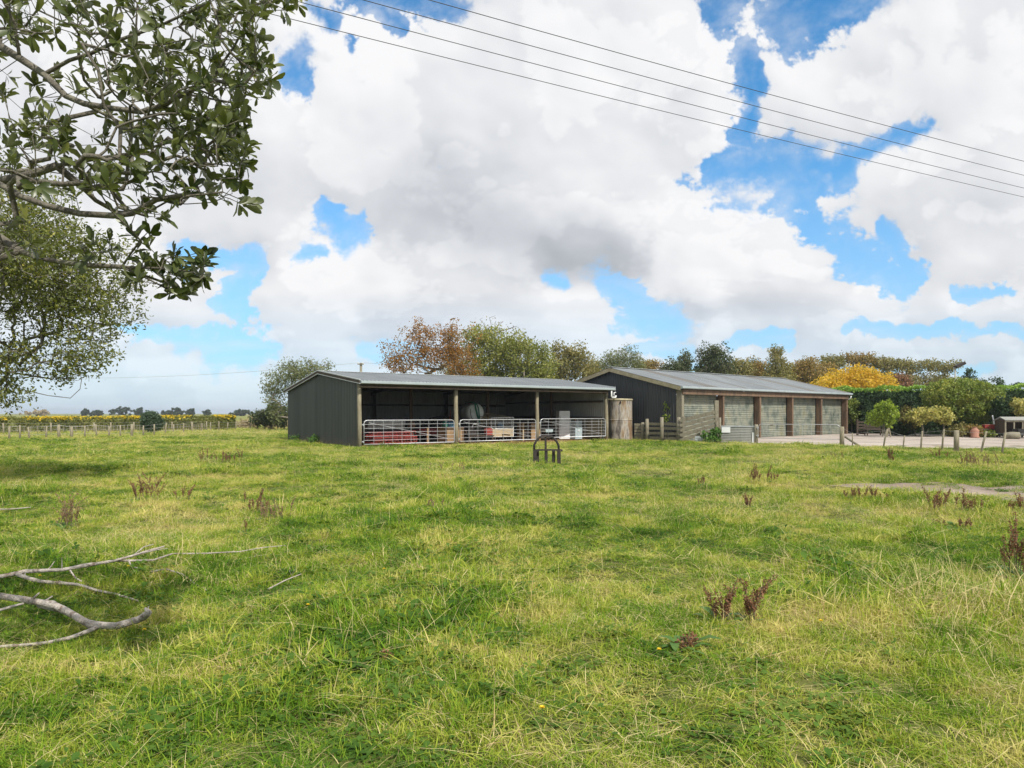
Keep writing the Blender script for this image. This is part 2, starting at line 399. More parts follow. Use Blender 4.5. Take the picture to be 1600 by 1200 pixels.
M['clover'] = grassmat('broadleaf_weed', (.045,.10,.015), (.08,.16,.025), (.13,.21,.035), (.2,.24,.05), -.1, .35)
# ------------------------------------------------------------------ camera, light, sky
cam = bpy.data.cameras.new('camera'); co = bpy.data.objects.new('camera', cam); COL.objects.link(co)
co.location = (0, 0, CAMH); co.rotation_euler = (PI/2, 0, 0)
cam.sensor_width = 36; cam.lens = FPX / 1600 * 36; cam.shift_y = (HOR - 600) / 1600
cam.clip_start = .05; cam.clip_end = 9000
S.camera = co
S.view_settings.view_transform = 'Standard'; S.view_settings.look = 'None'
S.view_settings.gamma = 1; S.view_settings.exposure = 0.0
SUN_EL = math.radians(47); sdir = Vector((.55, -.835, 0)).normalized() * math.cos(SUN_EL) + Vector((0, 0, math.sin(SUN_EL)))
sl = bpy.data.lights.new('sun', 'SUN'); sl.energy = 5.0; sl.angle = math.radians(.6); sl.color = (1, .95, .87)
so = bpy.data.objects.new('sun', sl); COL.objects.link(so); so.rotation_euler = sdir.to_track_quat('Z', 'Y').to_euler(); so.location = (20, -20, 40)

W = bpy.data.worlds.new('World'); S.world = W; W.use_nodes = True; t = W.node_tree; t.nodes.clear()
sky = N(t, 'ShaderNodeTexSky', sky_type='NISHITA', sun_disc=False, sun_elevation=SUN_EL, sun_rotation=math.atan2(sdir.x, sdir.y))
sky.air_density = 1.0; sky.dust_density = .6; sky.ozone_density = 2.0

def vm(t, op, a, b=None):
    n = N(t, 'ShaderNodeVectorMath', operation=op)
    for i, x in enumerate((a, b)):
        if x is None: continue
        if hasattr(x, 'links'): L(t, x, n.inputs[i])
        elif hasattr(x, '__len__'): n.inputs[i].default_value = x
        else: n.inputs['Scale'].default_value = x
    return n
def ma(t, op, a, b=None, c=None, clamp=False):
    n = N(t, 'ShaderNodeMath', operation=op, use_clamp=clamp)
    for i, x in enumerate((a, b, c)):
        if x is None: continue
        if hasattr(x, 'links'): L(t, x, n.inputs[i])
        else: n.inputs[i].default_value = x
    return n.outputs[0]

def capsule(t, p, ax, ay, bx, by, r):
    """1 on the segment, 0 at distance r, negative beyond"""
    A = Vector((ax, ay, 0)); B = Vector((bx, by, 0)); AB = B - A; l2 = max(AB.length_squared, 1e-6)
    ap = vm(t, 'SUBTRACT', p, tuple(A)).outputs[0]
    h = ma(t, 'DIVIDE', vm(t, 'DOT_PRODUCT', ap, tuple(AB)).outputs['Value'], l2, clamp=True)
    sc = N(t, 'ShaderNodeVectorMath', operation='SCALE'); sc.inputs[0].default_value = tuple(AB); L(t, h, sc.inputs['Scale'])
    d = vm(t, 'DISTANCE', ap, sc.outputs[0]).outputs['Value']
    return ma(t, 'MULTIPLY_ADD', d, -1.0 / r, 1.0)

# clear gaps between the clouds: segment ends and half width, in units of 100 px of a level 24 mm view (azimuth / elevation tangents)
GAPS = [(1118,-30,1122,30,34),(1215,40,1335,-20,46),(1158,85,1172,200,24),(1185,110,1180,140,20),
        (1130,268,1290,268,38),(1215,250,1235,300,40),(1290,262,1440,200,17),(1225,300,1285,360,38),(1290,365,1385,425,34),(1395,375,1420,440,26),
        (455,95,470,125,26),(570,-15,680,-15,42),(612,25,618,45,17),(500,15,512,30,20),(546,62,548,66,13),
        (520,345,545,365,24),(290,398,400,405,24),(385,425,350,470,28),(478,397,484,392,14),
        (945,440,1000,468,24),(1000,492,1050,515,32),(1150,532,1230,532,12),(200,520,320,530,20),(340,560,420,545,28),(560,548,660,558,14),
        (860,430,880,436,12),(1490,468,1570,455,12),(1330,512,1620,520,10),(1080,575,1560,582,8),(980,548,1090,552,9)]
GREY = [(660,335,900,370,105,.62),(880,378,1000,402,60,.40),(760,270,640,220,150,.16),(560,290,430,260,110,.12),
        (600,505,860,492,36,.24),(700,440,830,450,40,.14),(1070,488,1340,492,42,.34),(960,400,1060,430,60,.15),(1430,330,1600,365,110,.20),(1400,100,1500,160,110,.14),(230,430,330,465,45,.18),
        (1180,400,1320,440,55,.14),(1250,545,1600,548,36,.26),(200,540,290,545,26,.22),(150,250,400,320,110,.18),(1080,150,1040,240,60,.10)]

# ---- cloud thickness and brightness worked out on a tangent plane of directions
def perlin(x, y, seed):
    r = np.random.default_rng(seed); perm = r.permutation(512); an = r.random(512) * 2 * PI
    gx, gy = np.cos(an), np.sin(an)
    xi = np.floor(x).astype(int); yi = np.floor(y).astype(int); fx = x - xi; fy = y - yi
    def g(ix, iy, dx, dy):
        h = perm[(perm[ix & 511] + iy) & 511]; return gx[h] * dx + gy[h] * dy
    ux = fx*fx*fx*(fx*(fx*6-15)+10); uy = fy*fy*fy*(fy*(fy*6-15)+10)
    a = g(xi, yi, fx, fy); b = g(xi+1, yi, fx-1, fy); c = g(xi, yi+1, fx, fy-1); d = g(xi+1, yi+1, fx-1, fy-1)
    return (a + (b-a)*ux) + ((c + (d-c)*ux) - (a + (b-a)*ux)) * uy
def fbm(x, y, sc, octv, seed, gain=.5, bil=False):
    o = np.zeros_like(x); am = 1.0; f = 1.0 / sc; tot = 0
    for i in range(octv):
        n = perlin(x * f + 13.7*i, y * f - 7.1*i, seed + i)
        if bil: n = np.abs(n) * 2 - .5
        o += am * n; tot += am; am *= gain; f *= 2.03
    return o / tot * 1.6
def blur(a, r):
    r = int(r)
    for ax in (0, 1):
        for _ in range(2):
            p_ = np.pad(a, [(r+1, r) if k == ax else (0, 0) for k in (0, 1)], mode='edge')
            c = np.cumsum(p_, axis=ax)
            a = (c[2*r+1:] - c[:-2*r-1]) / (2*r+1) if ax == 0 else (c[:, 2*r+1:] - c[:, :-2*r-1]) / (2*r+1)
    return a
def cap(x, y, ax, ay, bx, by, r):
    dx, dy = bx-ax, by-ay; l2 = max(dx*dx + dy*dy, 1e-6)
    h = np.clip(((x-ax)*dx + (y-ay)*dy) / l2, 0, 1)
    return 1 - np.hypot(x-ax-h*dx, y-ay-h*dy) / r
def sst(x, a, b):
    q = np.clip((x-a)/(b-a), 0, 1); return q*q*(3-2*q)
SX0, SX1, SY0, SY1 = -500.0, 2100.0, -420.0, 650.0
SW, SH = 2210, 910
yy, xx = np.meshgrid(np.linspace(SY1, SY0, SH), np.linspace(SX0, SX1, SW), indexing='ij')
pers = np.clip((650 - yy) / 500, .30, 1.2)              # features shrink towards the horizon
wx = xx + fbm(xx, yy, 80, 6, 11, .55) * 34; wy = yy + fbm(xx, yy, 80, 6, 31, .55) * 28
gap = np.full_like(xx, -3.0)
for gx0, gy0, gx1, gy1, gr_ in GAPS: gap = np.maximum(gap, cap(wx, wy, gx0, gy0, gx1, gy1, gr_*1.0))
gap = np.maximum(gap, -1.2)
bn = fbm(xx, yy/ (.6+.4*pers), 95, 8, 51, .60, True)
sn = fbm(xx, yy, 200, 8, 71, .58)
dens = -gap * .9 + bn * .95 + sn * .80 + .16 + fbm(xx, yy, 42, 6, 231, .68) * .42
soft = sst(fbm(xx, yy, 170, 3, 251, .5), -.3, .5); cover_a = (1-soft)*sst(dens, -.22, .16) + soft*sst(dens, -.85, .45)
wisp = sst(fbm(xx*.8+yy*.3, yy, 110, 8, 91, .68), -.30, .85) * .70 * sst(gap, 1.6, .0)
cover_a = np.maximum(cover_a, wisp)
thick = np.clip(dens, -.2, 1.4); tb = blur(thick, 6); tb2 = blur(thick, 22)
def shift(a, dx, dy): return np.roll(np.roll(a, dx, 1), dy, 0)
# rows run from the horizon upwards; light comes from above and the right
lit = (tb - shift(tb, -6, -9)) * .60 + (tb2 - shift(tb2, -22, -30)) * .85
pgx = xx + fbm(xx, yy, 200, 5, 131, .5) * 110; pgy = yy + fbm(xx, yy, 200, 5, 151, .5) * 80
grey = np.zeros_like(xx)
for ax, ay, bx, by, r, am in GREY:
    grey = 1 - (1-grey) * (1 - am * sst(cap(pgx, pgy, ax, ay, bx, by, r*1.15), 0, 1))
shade = np.clip(.10 + grey * .80 + sst(tb2, .4, 1.3) * .05 - lit * .30 + fbm(xx, yy, 90, 4, 171, .5) * .04, 0, 1)
# thin streaks low down
vh_ = np.clip(1 - (646-yy) / 190, 0, 1)
st_ = sst(fbm(xx*.28, yy*2.0, 70, 6, 191, .55), -.35, .95) * vh_**.5 * .80
cover_a = np.clip(np.maximum(cover_a * (1 - .5*vh_), st_), 0, 1)
shade = shade * (1 - .35*vh_) + .10*vh_ + np.clip(fbm(xx*.3, yy*1.8, 60, 5, 211, .55), -.1, 1) * .35 * vh_**.5
fo = fbm(xx, yy/(.5+.5*pers), 230, 3, 301, .5) + fbm(xx, yy/(.6+.4*pers), 85, 7, 321, .60, True) * .34   # banks of cloud standing before one another
shade = np.clip(shade - .07*(sst(fo, -.06, .09) - sst(fo, .09, .6)) * (1-grey) + .095*(1-sst(fo, -.10, .08))*sst(fo, -.8, -.04), 0, 1)
img = bpy.data.images.new('cloud_map', SW, SH, alpha=False, float_buffer=True, is_data=True)
buf = np.ones((SH, SW, 4), dtype=np.float32); buf[..., 0] = cover_a; buf[..., 1] = shade; buf[..., 2] = 0
img.pixels.foreach_set(buf.ravel()); img.update(); img.pack()

tc = N(t, 'ShaderNodeTexCoord').outputs['Generated']
sp = N(t, 'ShaderNodeSeparateXYZ'); L(t, vm(t, 'NORMALIZE', tc).outputs[0], sp.inputs[0])
ady = ma(t, 'MAXIMUM', ma(t, 'ABSOLUTE', sp.outputs[1]), .22)
u = ma(t, 'DIVIDE', sp.outputs[0], ady); v = ma(t, 'DIVIDE', ma(t, 'MAXIMUM', sp.outputs[2], 0.0), ady)
cx = N(t, 'ShaderNodeCombineXYZ')
L(t, ma(t, 'MULTIPLY_ADD', u, FPX/(SX1-SX0), (800-SX0)/(SX1-SX0)), cx.inputs[0])
L(t, ma(t, 'MULTIPLY_ADD', v, FPX/(SY1-SY0), (SY1-HOR)/(SY1-SY0)), cx.inputs[1])
im = N(t, 'ShaderNodeTexImage', extension='MIRROR', interpolation='Cubic'); im.image = img; L(t, cx.outputs[0], im.inputs[0])
si = N(t, 'ShaderNodeSeparateColor'); L(t, im.outputs[0], si.inputs[0])
cover, shade_o = si.outputs[0], si.outputs[1]
vh = N(t, 'ShaderNodeMapRange', inp={'From Min': 0.0, 'From Max': .40, 'To Min': 1, 'To Max': 0}); L(t, v, vh.inputs[0])
ccol = ramp(t, shade_o, [(0.0, (.96,.96,.97,1)), (.18, (.86,.87,.89,1)), (.5, (.68,.70,.74,1)), (1.0, (.44,.47,.51,1))])
skyc = vm(t, 'SCALE', sky.outputs[0]); skyc.inputs['Scale'].default_value = .165
skyt = mix(t, 1.0, skyc.outputs[0], (.40, .96, 1.20, 1), 'MULTIPLY')
pale = mix(t, ma(t, 'MULTIPLY', vh.outputs[0], .75), skyt, (.53,.69,.93,1))
fin = mix(t, cover, pale, ccol)
bg = N(t, 'ShaderNodeBackground'); L(t, fin, bg.inputs[0]); bg.inputs[1].default_value = 1.0
L(t, bg.outputs[0], N(t, 'ShaderNodeOutputWorld').inputs[0])
W.cycles.sampling_method = 'MANUAL'; W.cycles.sample_map_resolution = 1024
# ------------------------------------------------------------------ ground, tracks
def noisy_edge(x, y, s=1.0, amp=1.0): return mn.noise(Vector((x*s, y*s, 0))) * amp
rng = np.concatenate([np.arange(-45, 0, .5), np.arange(0, 24, .22), np.arange(24, 64, 1.0), [70, 90, 130, 200, 400, 1000, 3000]])
xg = np.concatenate([[-3000, -900, -300, -120, -80], np.arange(-60, -16, 1.0), np.arange(-16, 16, .25), np.arange(16, 60, 1.0), [80, 120, 300, 900, 3000]])
yg = np.concatenate([[-60, -30], rng[rng > -8]])
g = MB()
vs = [(x, y, hgt(x, y)) for y in yg for x in xg]; nx = len(xg)
fs = [(j*nx+i, j*nx+i+1, (j+1)*nx+i+1, (j+1)*nx+i) for j in range(len(yg)-1) for i in range(nx-1)]
g.add(vs, fs); tag(g.build('ground', M['ground'], smooth=True), kind='structure')

def in_poly(x, y, poly):
    c = False; n = len(poly)
    for i in range(n):
        x1, y1 = poly[i]; x2, y2 = poly[(i+1) % n]
        if (y1 > y) != (y2 > y) and x < (x2-x1)*(y-y1)/(y2-y1)+x1: c = not c
    return c
YARD = [(11.9,35.6),(16.2,33.6),(18.6,31.8),(22.5,30.0),(30,28.5),(45,27),(48,44),(30,52.5),(25.9,54.5),(9.6,40.6),(11.0,38.5)]
TRACK = [(6.6,14.6),(8.0,15.4),(10.5,14.9),(13,14.0),(17,13.2),(24,12.6),(24,10.2),(15,10.6),(11.5,11.6),(9.4,12.4),(8.2,13.3),(7.2,13.9)]
def sheet(poly, name, mat, step, lift, edge=.35, holes=0.0):
    xs = [p[0] for p in poly]; ys = [p[1] for p in poly]
    b = MB(); idx = {}
    def vid(i, j):
        if (i, j) not in idx:
            x, y = min(xs) - 1 + i*step, min(ys) - 1 + j*step
            idx[(i, j)] = len(b.v); b.v.append((x, y, hgt(x, y) + lift))
        return idx[(i, j)]
    for i in range(int((max(xs)-min(xs)+2)/step)):
        for j in range(int((max(ys)-min(ys)+2)/step)):
            x, y = min(xs) - 1 + (i+.5)*step, min(ys) - 1 + (j+.5)*step
            if in_poly(x + noisy_edge(x, y, 1.3, edge), y + noisy_edge(y, x, 1.1, edge), poly):
                b.f.append((vid(i, j), vid(i+1, j), vid(i+1, j+1), vid(i, j+1))); b.m.append(0)
    o = b.build(name, mat, smooth=True); tag(o, kind='structure'); return o
sheet(YARD, 'gravel_yard', M['gravel'], .3, .012, .5)
sheet(TRACK, 'gravel_track', M['gravel2'], .12, .014, .5)
def on_yard(x, y, m=0.0): return in_poly(x + noisy_edge(x, y, 1.3, .5) , y + noisy_edge(y, x, 1.1, .5), YARD)
def on_track(x, y): return in_poly(x + noisy_edge(x, y, 1.3, .5), y + noisy_edge(y, x, 1.1, .5), TRACK)

# ------------------------------------------------------------------ open fronted shed
A1 = math.atan2(.581, .814); O1 = Vector((-6.94, 31.5, 0)); R1 = Matrix.Translation(O1) @ Matrix.Rotation(A1, 4, 'Z')
def loc1(px, w):
    """shed coordinate along the front for a sight line px at depth w"""
    r = (px-800)/FPX; d = (.814,.581); n = (-.581,.814)
    return (r*(O1.y + w*n[1]) - (O1.x + w*n[0])) / (d[0] - r*d[1])
def zat(px, py, w):
    """height in the shed for a sight line"""
    tt = loc1(px, w); Y = O1.y + tt*.581 + w*.814
    return CAMH + (HOR - py)/FPX*Y
LEN1, DEP1 = 15.33, 10.3
def zr1(y): return 3.06 + (3.74-3.06)*(y+.35)/5.35 if y < 5 else 3.74 - (3.74-2.88)*(y-5)/5.45
sh = empty('open_shed', O1, A1)
tag(sh, 'long low grey shed with three open bays closed by metal gates', 'shed')
# dirt floor
fl = MB(R1); 
fx = np.arange(-.9, 16.6, .3); fy = np.arange(-1.5, 10.2, .3)
for x in fx:
    for y in fy:
        if y < -.2 and (mn.noise(Vector((x*.9, y*.9, 5))) > .25 + (y+.8)*.8 or x < .3): continue
        fl.add([(x,y,.012),(x+.3,y,.012),(x+.3,y+.3,.012),(x,y+.3,.012)], [(0,1,2,3)])
tag(fl.build('dirt_floor', M['dirt']), kind='structure')
b = MB(); up = lambda z: (lambda s: (0,0,z))
b.corr((0,DEP1,0), (0,-1,0), (-1,0,0), DEP1-.12, .19, .03, lambda s: (0,0,-.1), lambda s: (0,0,zr1(DEP1-s)-.08))
b.build('gable_wall', M['paint_grey'], sh)
b = MB(); b.corr((.03,DEP1,0), (0,-1,0), (-1,0,0), DEP1-.12, .19, .03, lambda s: (0,0,-.1), lambda s: (0,0,zr1(DEP1-s)-.10))
b.build('wall_lining', M['zinc_in'], sh)
b = MB(); b.corr((0,DEP1+.03,0), (1,0,0), (0,1,0), LEN1, .19, .03, lambda s: (0,0,-.1), lambda s: (0,0,zr1(DEP1)+.005))
b.build('back_wall', M['paint_grey'], sh)
b = MB(); b.corr((.05,DEP1-.03,0), (1,0,0), (0,-1,0), LEN1-.08, .19, .03, lambda s: (0,0,-.1), lambda s: (0,0,zr1(DEP1)+.003))
b.build('wall_lining', M['zinc_in'], sh)
b = MB(); b.corr((LEN1+.02,.12,0), (0,1,0), (1,0,0), DEP1-.06, .19, .03, lambda s: (0,0,-.1), lambda s: (0,0,zr1(.12+s)-.08))
b.build('gable_wall', M['paint_grey'], sh)
b = MB(); b.corr((LEN1-.02,.12,0), (0,1,0), (-1,0,0), DEP1-.13, .19, .03, lambda s: (0,0,-.1), lambda s: (0,0,zr1(.12+s)-.10))
b.build('wall_lining', M['zinc_in'], sh)
b = MB()
b.corr((-.14,0,0), (1,0,0), (0,0,1), LEN1+.42, .19, .022, lambda s: (0,-.38,zr1(-.38)), lambda s: (0,5,zr1(4.999)))
b.corr((-.14,0,0), (1,0,0), (0,0,1), LEN1+.42, .19, .022, lambda s: (0,5,zr1(5)), lambda s: (0,10.5,zr1(10.5)))
b.build('roof', M['roof'], sh)
b = MB(); b.beam((-.14,5,3.765),(LEN1+.28,5,3.765),.34,.02); b.build('ridge_cap', M['flash'], sh)
for xx_ in (-.16, LEN1+.30):
    b = MB()
    b.beam((xx_,-.38,zr1(-.38)-.06),(xx_,5,3.74-.06),.03,.13); b.beam((xx_,5,3.74-.06),(xx_,10.5,zr1(10.5)-.06),.03,.13)
    b.build('barge_board', M['darkwood'], sh)
    b = MB()
    for dz, hh in ((.035,.045),(-.135,.03)):
        b.beam((xx_,-.40,zr1(-.38)+dz),(xx_,5,3.74+dz),.06,hh); b.beam((xx_,5,3.74+dz),(xx_,10.52,zr1(10.5)+dz),.06,hh)
    b.build('barge_flashing', M['flash'], sh)
b = MB(); b.prism([(-.14,-.40,zr1(-.38)-.15),(-.14,-.40,zr1(-.38)+.0),(-.14,-.43,zr1(-.38)+.0),(-.14,-.52,zr1(-.38)-.02),(-.14,-.52,zr1(-.38)-.12),(-.14,-.46,zr1(-.38)-.15)], (LEN1+.36,0,0))
b.build('gutter', M['gutter'], sh)
b = MB(); b.beam((0,-.1,2.86),(LEN1,-.1,2.86),.06,.24); b.beam((0,.17,2.86),(LEN1,.17,2.86),.06,.24); b.build('eave_beam', M['darkwood'], sh)
for i in range(4):
    x = i * 5.11; b = MB()
    rr = .095 + .01*(i % 2)
    b.tube([(x,.02,-.3),(x+.01,.02,1),(x-.01,.03,2),(x,.03,2.97)], [rr*1.08,rr*1.03,rr,rr*.95], 14)
    b.build('post', M['post'], sh, True)
for i in range(3):
    for y, mt in ((4.9,'darkwood'),(10.05,'darkwood')):
        x = (i+1) * 5.11 if y < 6 else i*5.11 + .15
        if x > 15: x = 15.1
        b = MB(); b.tube([(x,y,-.2),(x,y,zr1(y)-.1)], .1, 10); b.build('inner_post', M['brownwood' if y < 6 else mt], sh, True)
for i in range(4):
    x = min(max(i*5.11,.12),15.2); b = MB()
    b.beam((x,.0,2.86),(x,5,3.5),.06,.2); b.beam((x,5,3.5),(x,10.2,2.78),.06,.2); b.build('rafter', M['darkwood'], sh)
b = MB()
for y in np.arange(.4, 10.2, .9): b.beam((.05,y,zr1(y)-.05),(LEN1-.05,y,zr1(y)-.05),.045,.07)
b.build('purlins', M['darkwood'], sh)
b = MB()
for z in (.75, 2.1): b.beam((.1,10.22,z),(15.2,10.22,z),.05,.12)
b.build('girts', M['darkwood'], sh)
b = MB()
for z in (1.32, 2.28): b.beam((15.22,.2,z),(15.22,10.1,z),.07,.12)
b.box(15.08,15.24,.3,9.9,.0,.25)
b.build('girts', M['darkwood'], sh)
# the low dark board lining along the inside of the right hand wall
b = MB(); b.box(15.14,15.2,.25,6.5,.28,1.2); b.build('nib_wall', M['oldwood'], sh)
b = MB(); x0 = LEN1-.02
b.tube([(x0,-.42,2.92),(x0,-.42,2.56),(x0+.03,-.42,2.50),(x0+.30,-.42,2.50),(x0+.34,-.42,2.53),(x0+.34,-.42,2.62)], .045, 10)
b.tube([(x0+.20,-.42,2.50),(x0+.20,-.42,2.78),(x0+.34,-.42,2.80)], .03, 8)
b.build('downpipe', M['white'], sh, True)

def farm_gate(name, A, B, z0, z1, label, rails=6, nv=9, diag=None, thin=1.0, group=None):
    A, B = Vector(A), Vector(B); d = B - A; Ln = d.length; ang = math.atan2(d.y, d.x)
    g_ = empty(name, (A.x, A.y, 0), ang); tag(g_, label, 'gate', group)
    r = .024*thin; b = MB(); c = .14; H = z1 - z0
    b.tube([(0,0,z0),(0,0,z1-c),(.04,0,z1-.04),(c,0,z1),(Ln-c,0,z1),(Ln-.04,0,z1-.04),(Ln,0,z1-c),(Ln,0,z0),(.0,0,z0)], r, 8)
    b.build('frame', M['galv'], g_, True)
    b = MB()
    for i in range(rails-1):
        z = z0 + H*(i+1)/rails; b.tube([(.02,0,z),(Ln-.02,0,z)], .009*thin, 6)
    b.build('rails', M['galv'], g_)
    b = MB()
    for i in range(nv-1):
        x = Ln*(i+1)/nv; b.tube([(x,-.012,z0),(x,-.012,z1)], .010*thin, 6)
    b.build('uprights', M['galv'], g_)
    if diag:
        b = MB(); b.tube([(Ln*diag[0],.03,z0+H*diag[1]),(Ln*diag[2],.03,z0+H*diag[3])], .012, 6); b.build('brace', M['galv'], g_)
    b = MB(); 
    for z in (z0+.12, z1-.2): b.tube([(-.11,0,z),(.02,0,z)], .018, 6); b.tube([(-.03,0,z-.05),(-.03,0,z+.05)], .03, 8)
    b.build_each('hinge', M['galv'], g_)
    return g_
def w1(x, y): return tuple((R1 @ Vector((x, y, 0)))[:2]) + (0,)
for i, lb in enumerate(('galvanised farm gate across the bay with the red harrows', 'galvanised farm gate across the middle bay with the white tank', 'galvanised farm gate across the bay with the fridge')):
    farm_gate('farm_gate', w1(i*5.11+.20,-.02), w1((i+1)*5.11-.13,-.02), .15 + (.0, .02, .10)[i], 1.25 + (0,.0,.02)[i], lb, 6, 9 if i else 10, (.05,.9,.95,.15), group='gates across the shed bays')

def local1(name, px, w, label, cat, group=None, rz=0.0):
    t_ = loc1(px, w); e = empty(name, R1 @ Vector((t_, w, 0)), A1 + rz); tag(e, label, cat, group); return e

# ---- things kept in the shed
rnd = random.Random(3)
e = local1('harrow_stack', 607, 1.7, 'heap of faded red chain harrow frames stacked low behind the gate', 'harrows')
for k in range(5):
    b = MB(); z = .14 + k*.125; ox, oy = rnd.uniform(-.12,.12), rnd.uniform(-.1,.1); tw = rnd.uniform(-.05,.05)
    for j in range(4): b.beam((-1.15+ox, -.6+j*.4+oy, z), (1.2+ox, -.6+j*.4+oy+tw, z+rnd.uniform(-.05,.05)), .045, .05)
    for j in range(8): b.beam((-1.05+j*.31+ox, -.65+oy, z+.03), (-1.05+j*.31+ox+tw, .65+oy, z+.03), .035, .035)
    for j in range(14): b.tube([(-1.1+j*.17+ox, -.62+oy, z+.04), (-1.1+j*.17+ox+.03, -.66+oy, z-.09)], .012, 5)
    b.build('harrow_frame', M['red'], e)
b = MB()
for k in range(9):
    x, y = rnd.uniform(-1, .9), rnd.uniform(-.7,.5)
    b.beam((x,y,.05),(x+rnd.uniform(.3,.8),y+rnd.uniform(-.1,.1),.12+rnd.random()*.1),.05,.06)
b.build('loose_bars', M['red'], e)
e = local1('feed_trough', 603, 2.3, 'dull galvanised trough lying on top of the red harrows', 'trough'); e.location.z = .78
b = MB(); b.prism([(-1.1,-.35,.36),(-1.1,-.28,0),(-1.1,.28,0),(-1.1,.35,.36),(-1.1,.32,.36),(-1.1,.25,.03),(-1.1,-.25,.03),(-1.1,-.32,.36)], (2.0,0,0)); b.build('trough_body', M['zinc_in'], e)
b = MB()
for x in (-1.11, .88): b.prism([(x,-.35,.36),(x,-.28,0),(x,.28,0),(x,.35,.36)], (.02,0,0))
b.build_each('end_plate', M['zinc_in'], e)
b = MB(); b.beam((-1.1,-.36,.37),(.9,-.36,.37),.04,.03); b.beam((-1.1,.36,.37),(.9,.36,.37),.04,.03); b.build('rim', M['galv'], e)
e = local1('rotary_hoe', 672, 3.4, 'dark red and black tractor implement in shadow behind the timber post', 'implement')
b = MB(); b.box(-.8,.8,-.25,.25,.45,.75); b.prism([(-.75,-.4,.42),(-.75,-.3,.7),(-.75,.3,.7),(-.75,.45,.3),(-.75,.4,.28),(-.75,.25,.62),(-.75,-.25,.62),(-.75,-.36,.40)], (1.5,0,0)); b.build('hood', M['red'], e)
b = MB(); b.beam((-.35,-.2,.75),(0,-.25,1.35),.06,.06); b.beam((.35,-.2,.75),(0,-.25,1.35),.06,.06); b.build('headstock', M['black'], e)
b = MB(); b.tube([(-.7,.05,.3),(.7,.05,.3)], .06, 10)
for k in range(10): a = k*1.3; x = -.62+k*.135; b.beam((x,.05,.3),(x,.05+.26*math.cos(a),.3+.26*math.sin(a)),.04,.015)
b.build('tine_rotor', M['black'], e)
e = local1('hose_reel', 643, 1.6, 'small round hose reel on a stand beside the red harrows', 'reel')
b = MB(); 
for s in (-.09,.09): b.tube([(0,s,.98),(0,s+.02,.98)], .17, 18)
b.build('reel_side', M['brownwood'], e)
b = MB(); b.tube([(0,-.09,.98),(0,.1,.98)], .09, 14); b.build('hub', M['terra'], e)
b = MB(); b.beam((-.2,0,0),(0,0,.98),.05,.05); b.beam((.2,0,0),(0,0,.98),.05,.05); b.build('stand', M['darkwood'], e)
e = local1('timber_post', 668, 1.5, 'short squared timber post standing behind the first gate', 'post')
b = MB(); b.box(-.05,.05,-.05,.05,0,.82); b.box(-.06,.06,-.06,.06,.80,.84); b.build('post_body', M['ply'], e)
e = local1('wooden_crate', 703, 1.6, 'brown plywood crate behind the gate, nearest the second post', 'crate')
b = MB(); b.box(-.52,.52,-.45,.45,.08,.86); b.build('crate_side', M['ply'], e)
b = MB()
for x in (-.52,.0,.52): b.box(x-.04,x+.04,-.475,-.452,.08,.86)
for z in (.1,.82): b.box(-.56,.56,-.50,-.477,z-.04,z+.04)
b.build('batten', M['brownwood'], e)
b = MB(); b.box(-.5,-.4,-.4,.4,0,.078); b.box(.4,.5,-.4,.4,0,.078); b.build('skid', M['darkwood'], e)
e = local1('blue_tub', 704, 1.65, 'blue plastic tub sitting on the brown crate', 'tub'); e.location.z = .862
b = MB(); b.prism([(-.33,-.22,0),(.33,-.22,0),(.33,.22,0),(-.33,.22,0)], (0,0,.02)); b.lathe([(.02,.01),(.28,.01),(.34,.24),(.36,.24),(.36,.26),(.32,.26),(.27,.03),(.0,.03)], 18); b.build('tub_body', M['blue'], e, False)
b = MB(); b.tube([(-.36,0,.22),(-.30,-.1,.30),(0,-.12,.34),(.30,-.1,.30),(.36,0,.22)], .012, 6); b.build('handle', M['galv'], e)
e = local1('drench_bottle', 695, 1.4, 'dark green bottle with a pale cap beside the blue tub', 'bottle'); e.location.z = .862
b = MB(); b.lathe([(.0,0),(.13,0),(.15,.03),(.15,.2),(.06,.30),(.05,.34),(0,.34)], 14); b.build('bottle_body', M['green'], e, True)
b = MB(); b.lathe([(.0,.342),(.07,.342),(.07,.42),(0,.43)], 12); b.build('cap', M['paleply'], e)
e = local1('broom', 706, 2.0, 'red handled tool leaning by the blue tub', 'tool')
b = MB(); b.tube([(-.25,0,.45),(.06,.2,1.75)], .018, 8); b.build('handle', M['red'], e)
b = MB(); b.box(-.38,-.12,-.05,.05,.40,.47); b.build('head', M['darkwood'], e)
# heap of black covered hay
e = local1('tarped_heap', 694, 4.2, 'black tarpaulin over a rounded heap, in shadow behind the crate', 'tarp')
b = MB(); nn = 18
vs = []; fs = []
for i in range(nn+1):
    for j in range(nn+1):
        x, y = (i/nn-.5)*3.0, (j/nn-.5)*2.2; q = max(0, 1 - (abs(x)/1.5)**2.6) * max(0, 1 - (abs(y)/1.1)**3)
        z = 1.42*q**.6 + .07*mn.noise(Vector((x*3,y*3,1))) * (1 if q > .02 else 0) + .02
        vs.append((x, y, max(z,.02)))
for i in range(nn):
    for j in range(nn): a = i*(nn+1)+j; fs.append((a, a+nn+1, a+nn+2, a+1))
b.add(vs, fs); b.build('tarp_sheet', M['rubber'], e, True)
b = MB(); b.tube([(-1.3,-1.0,.1),(-.5,-.6,1.1),(.2,-.5,1.36),(1.2,-.9,.3)], .015, 6); b.build('rope', M['paleply'], e)
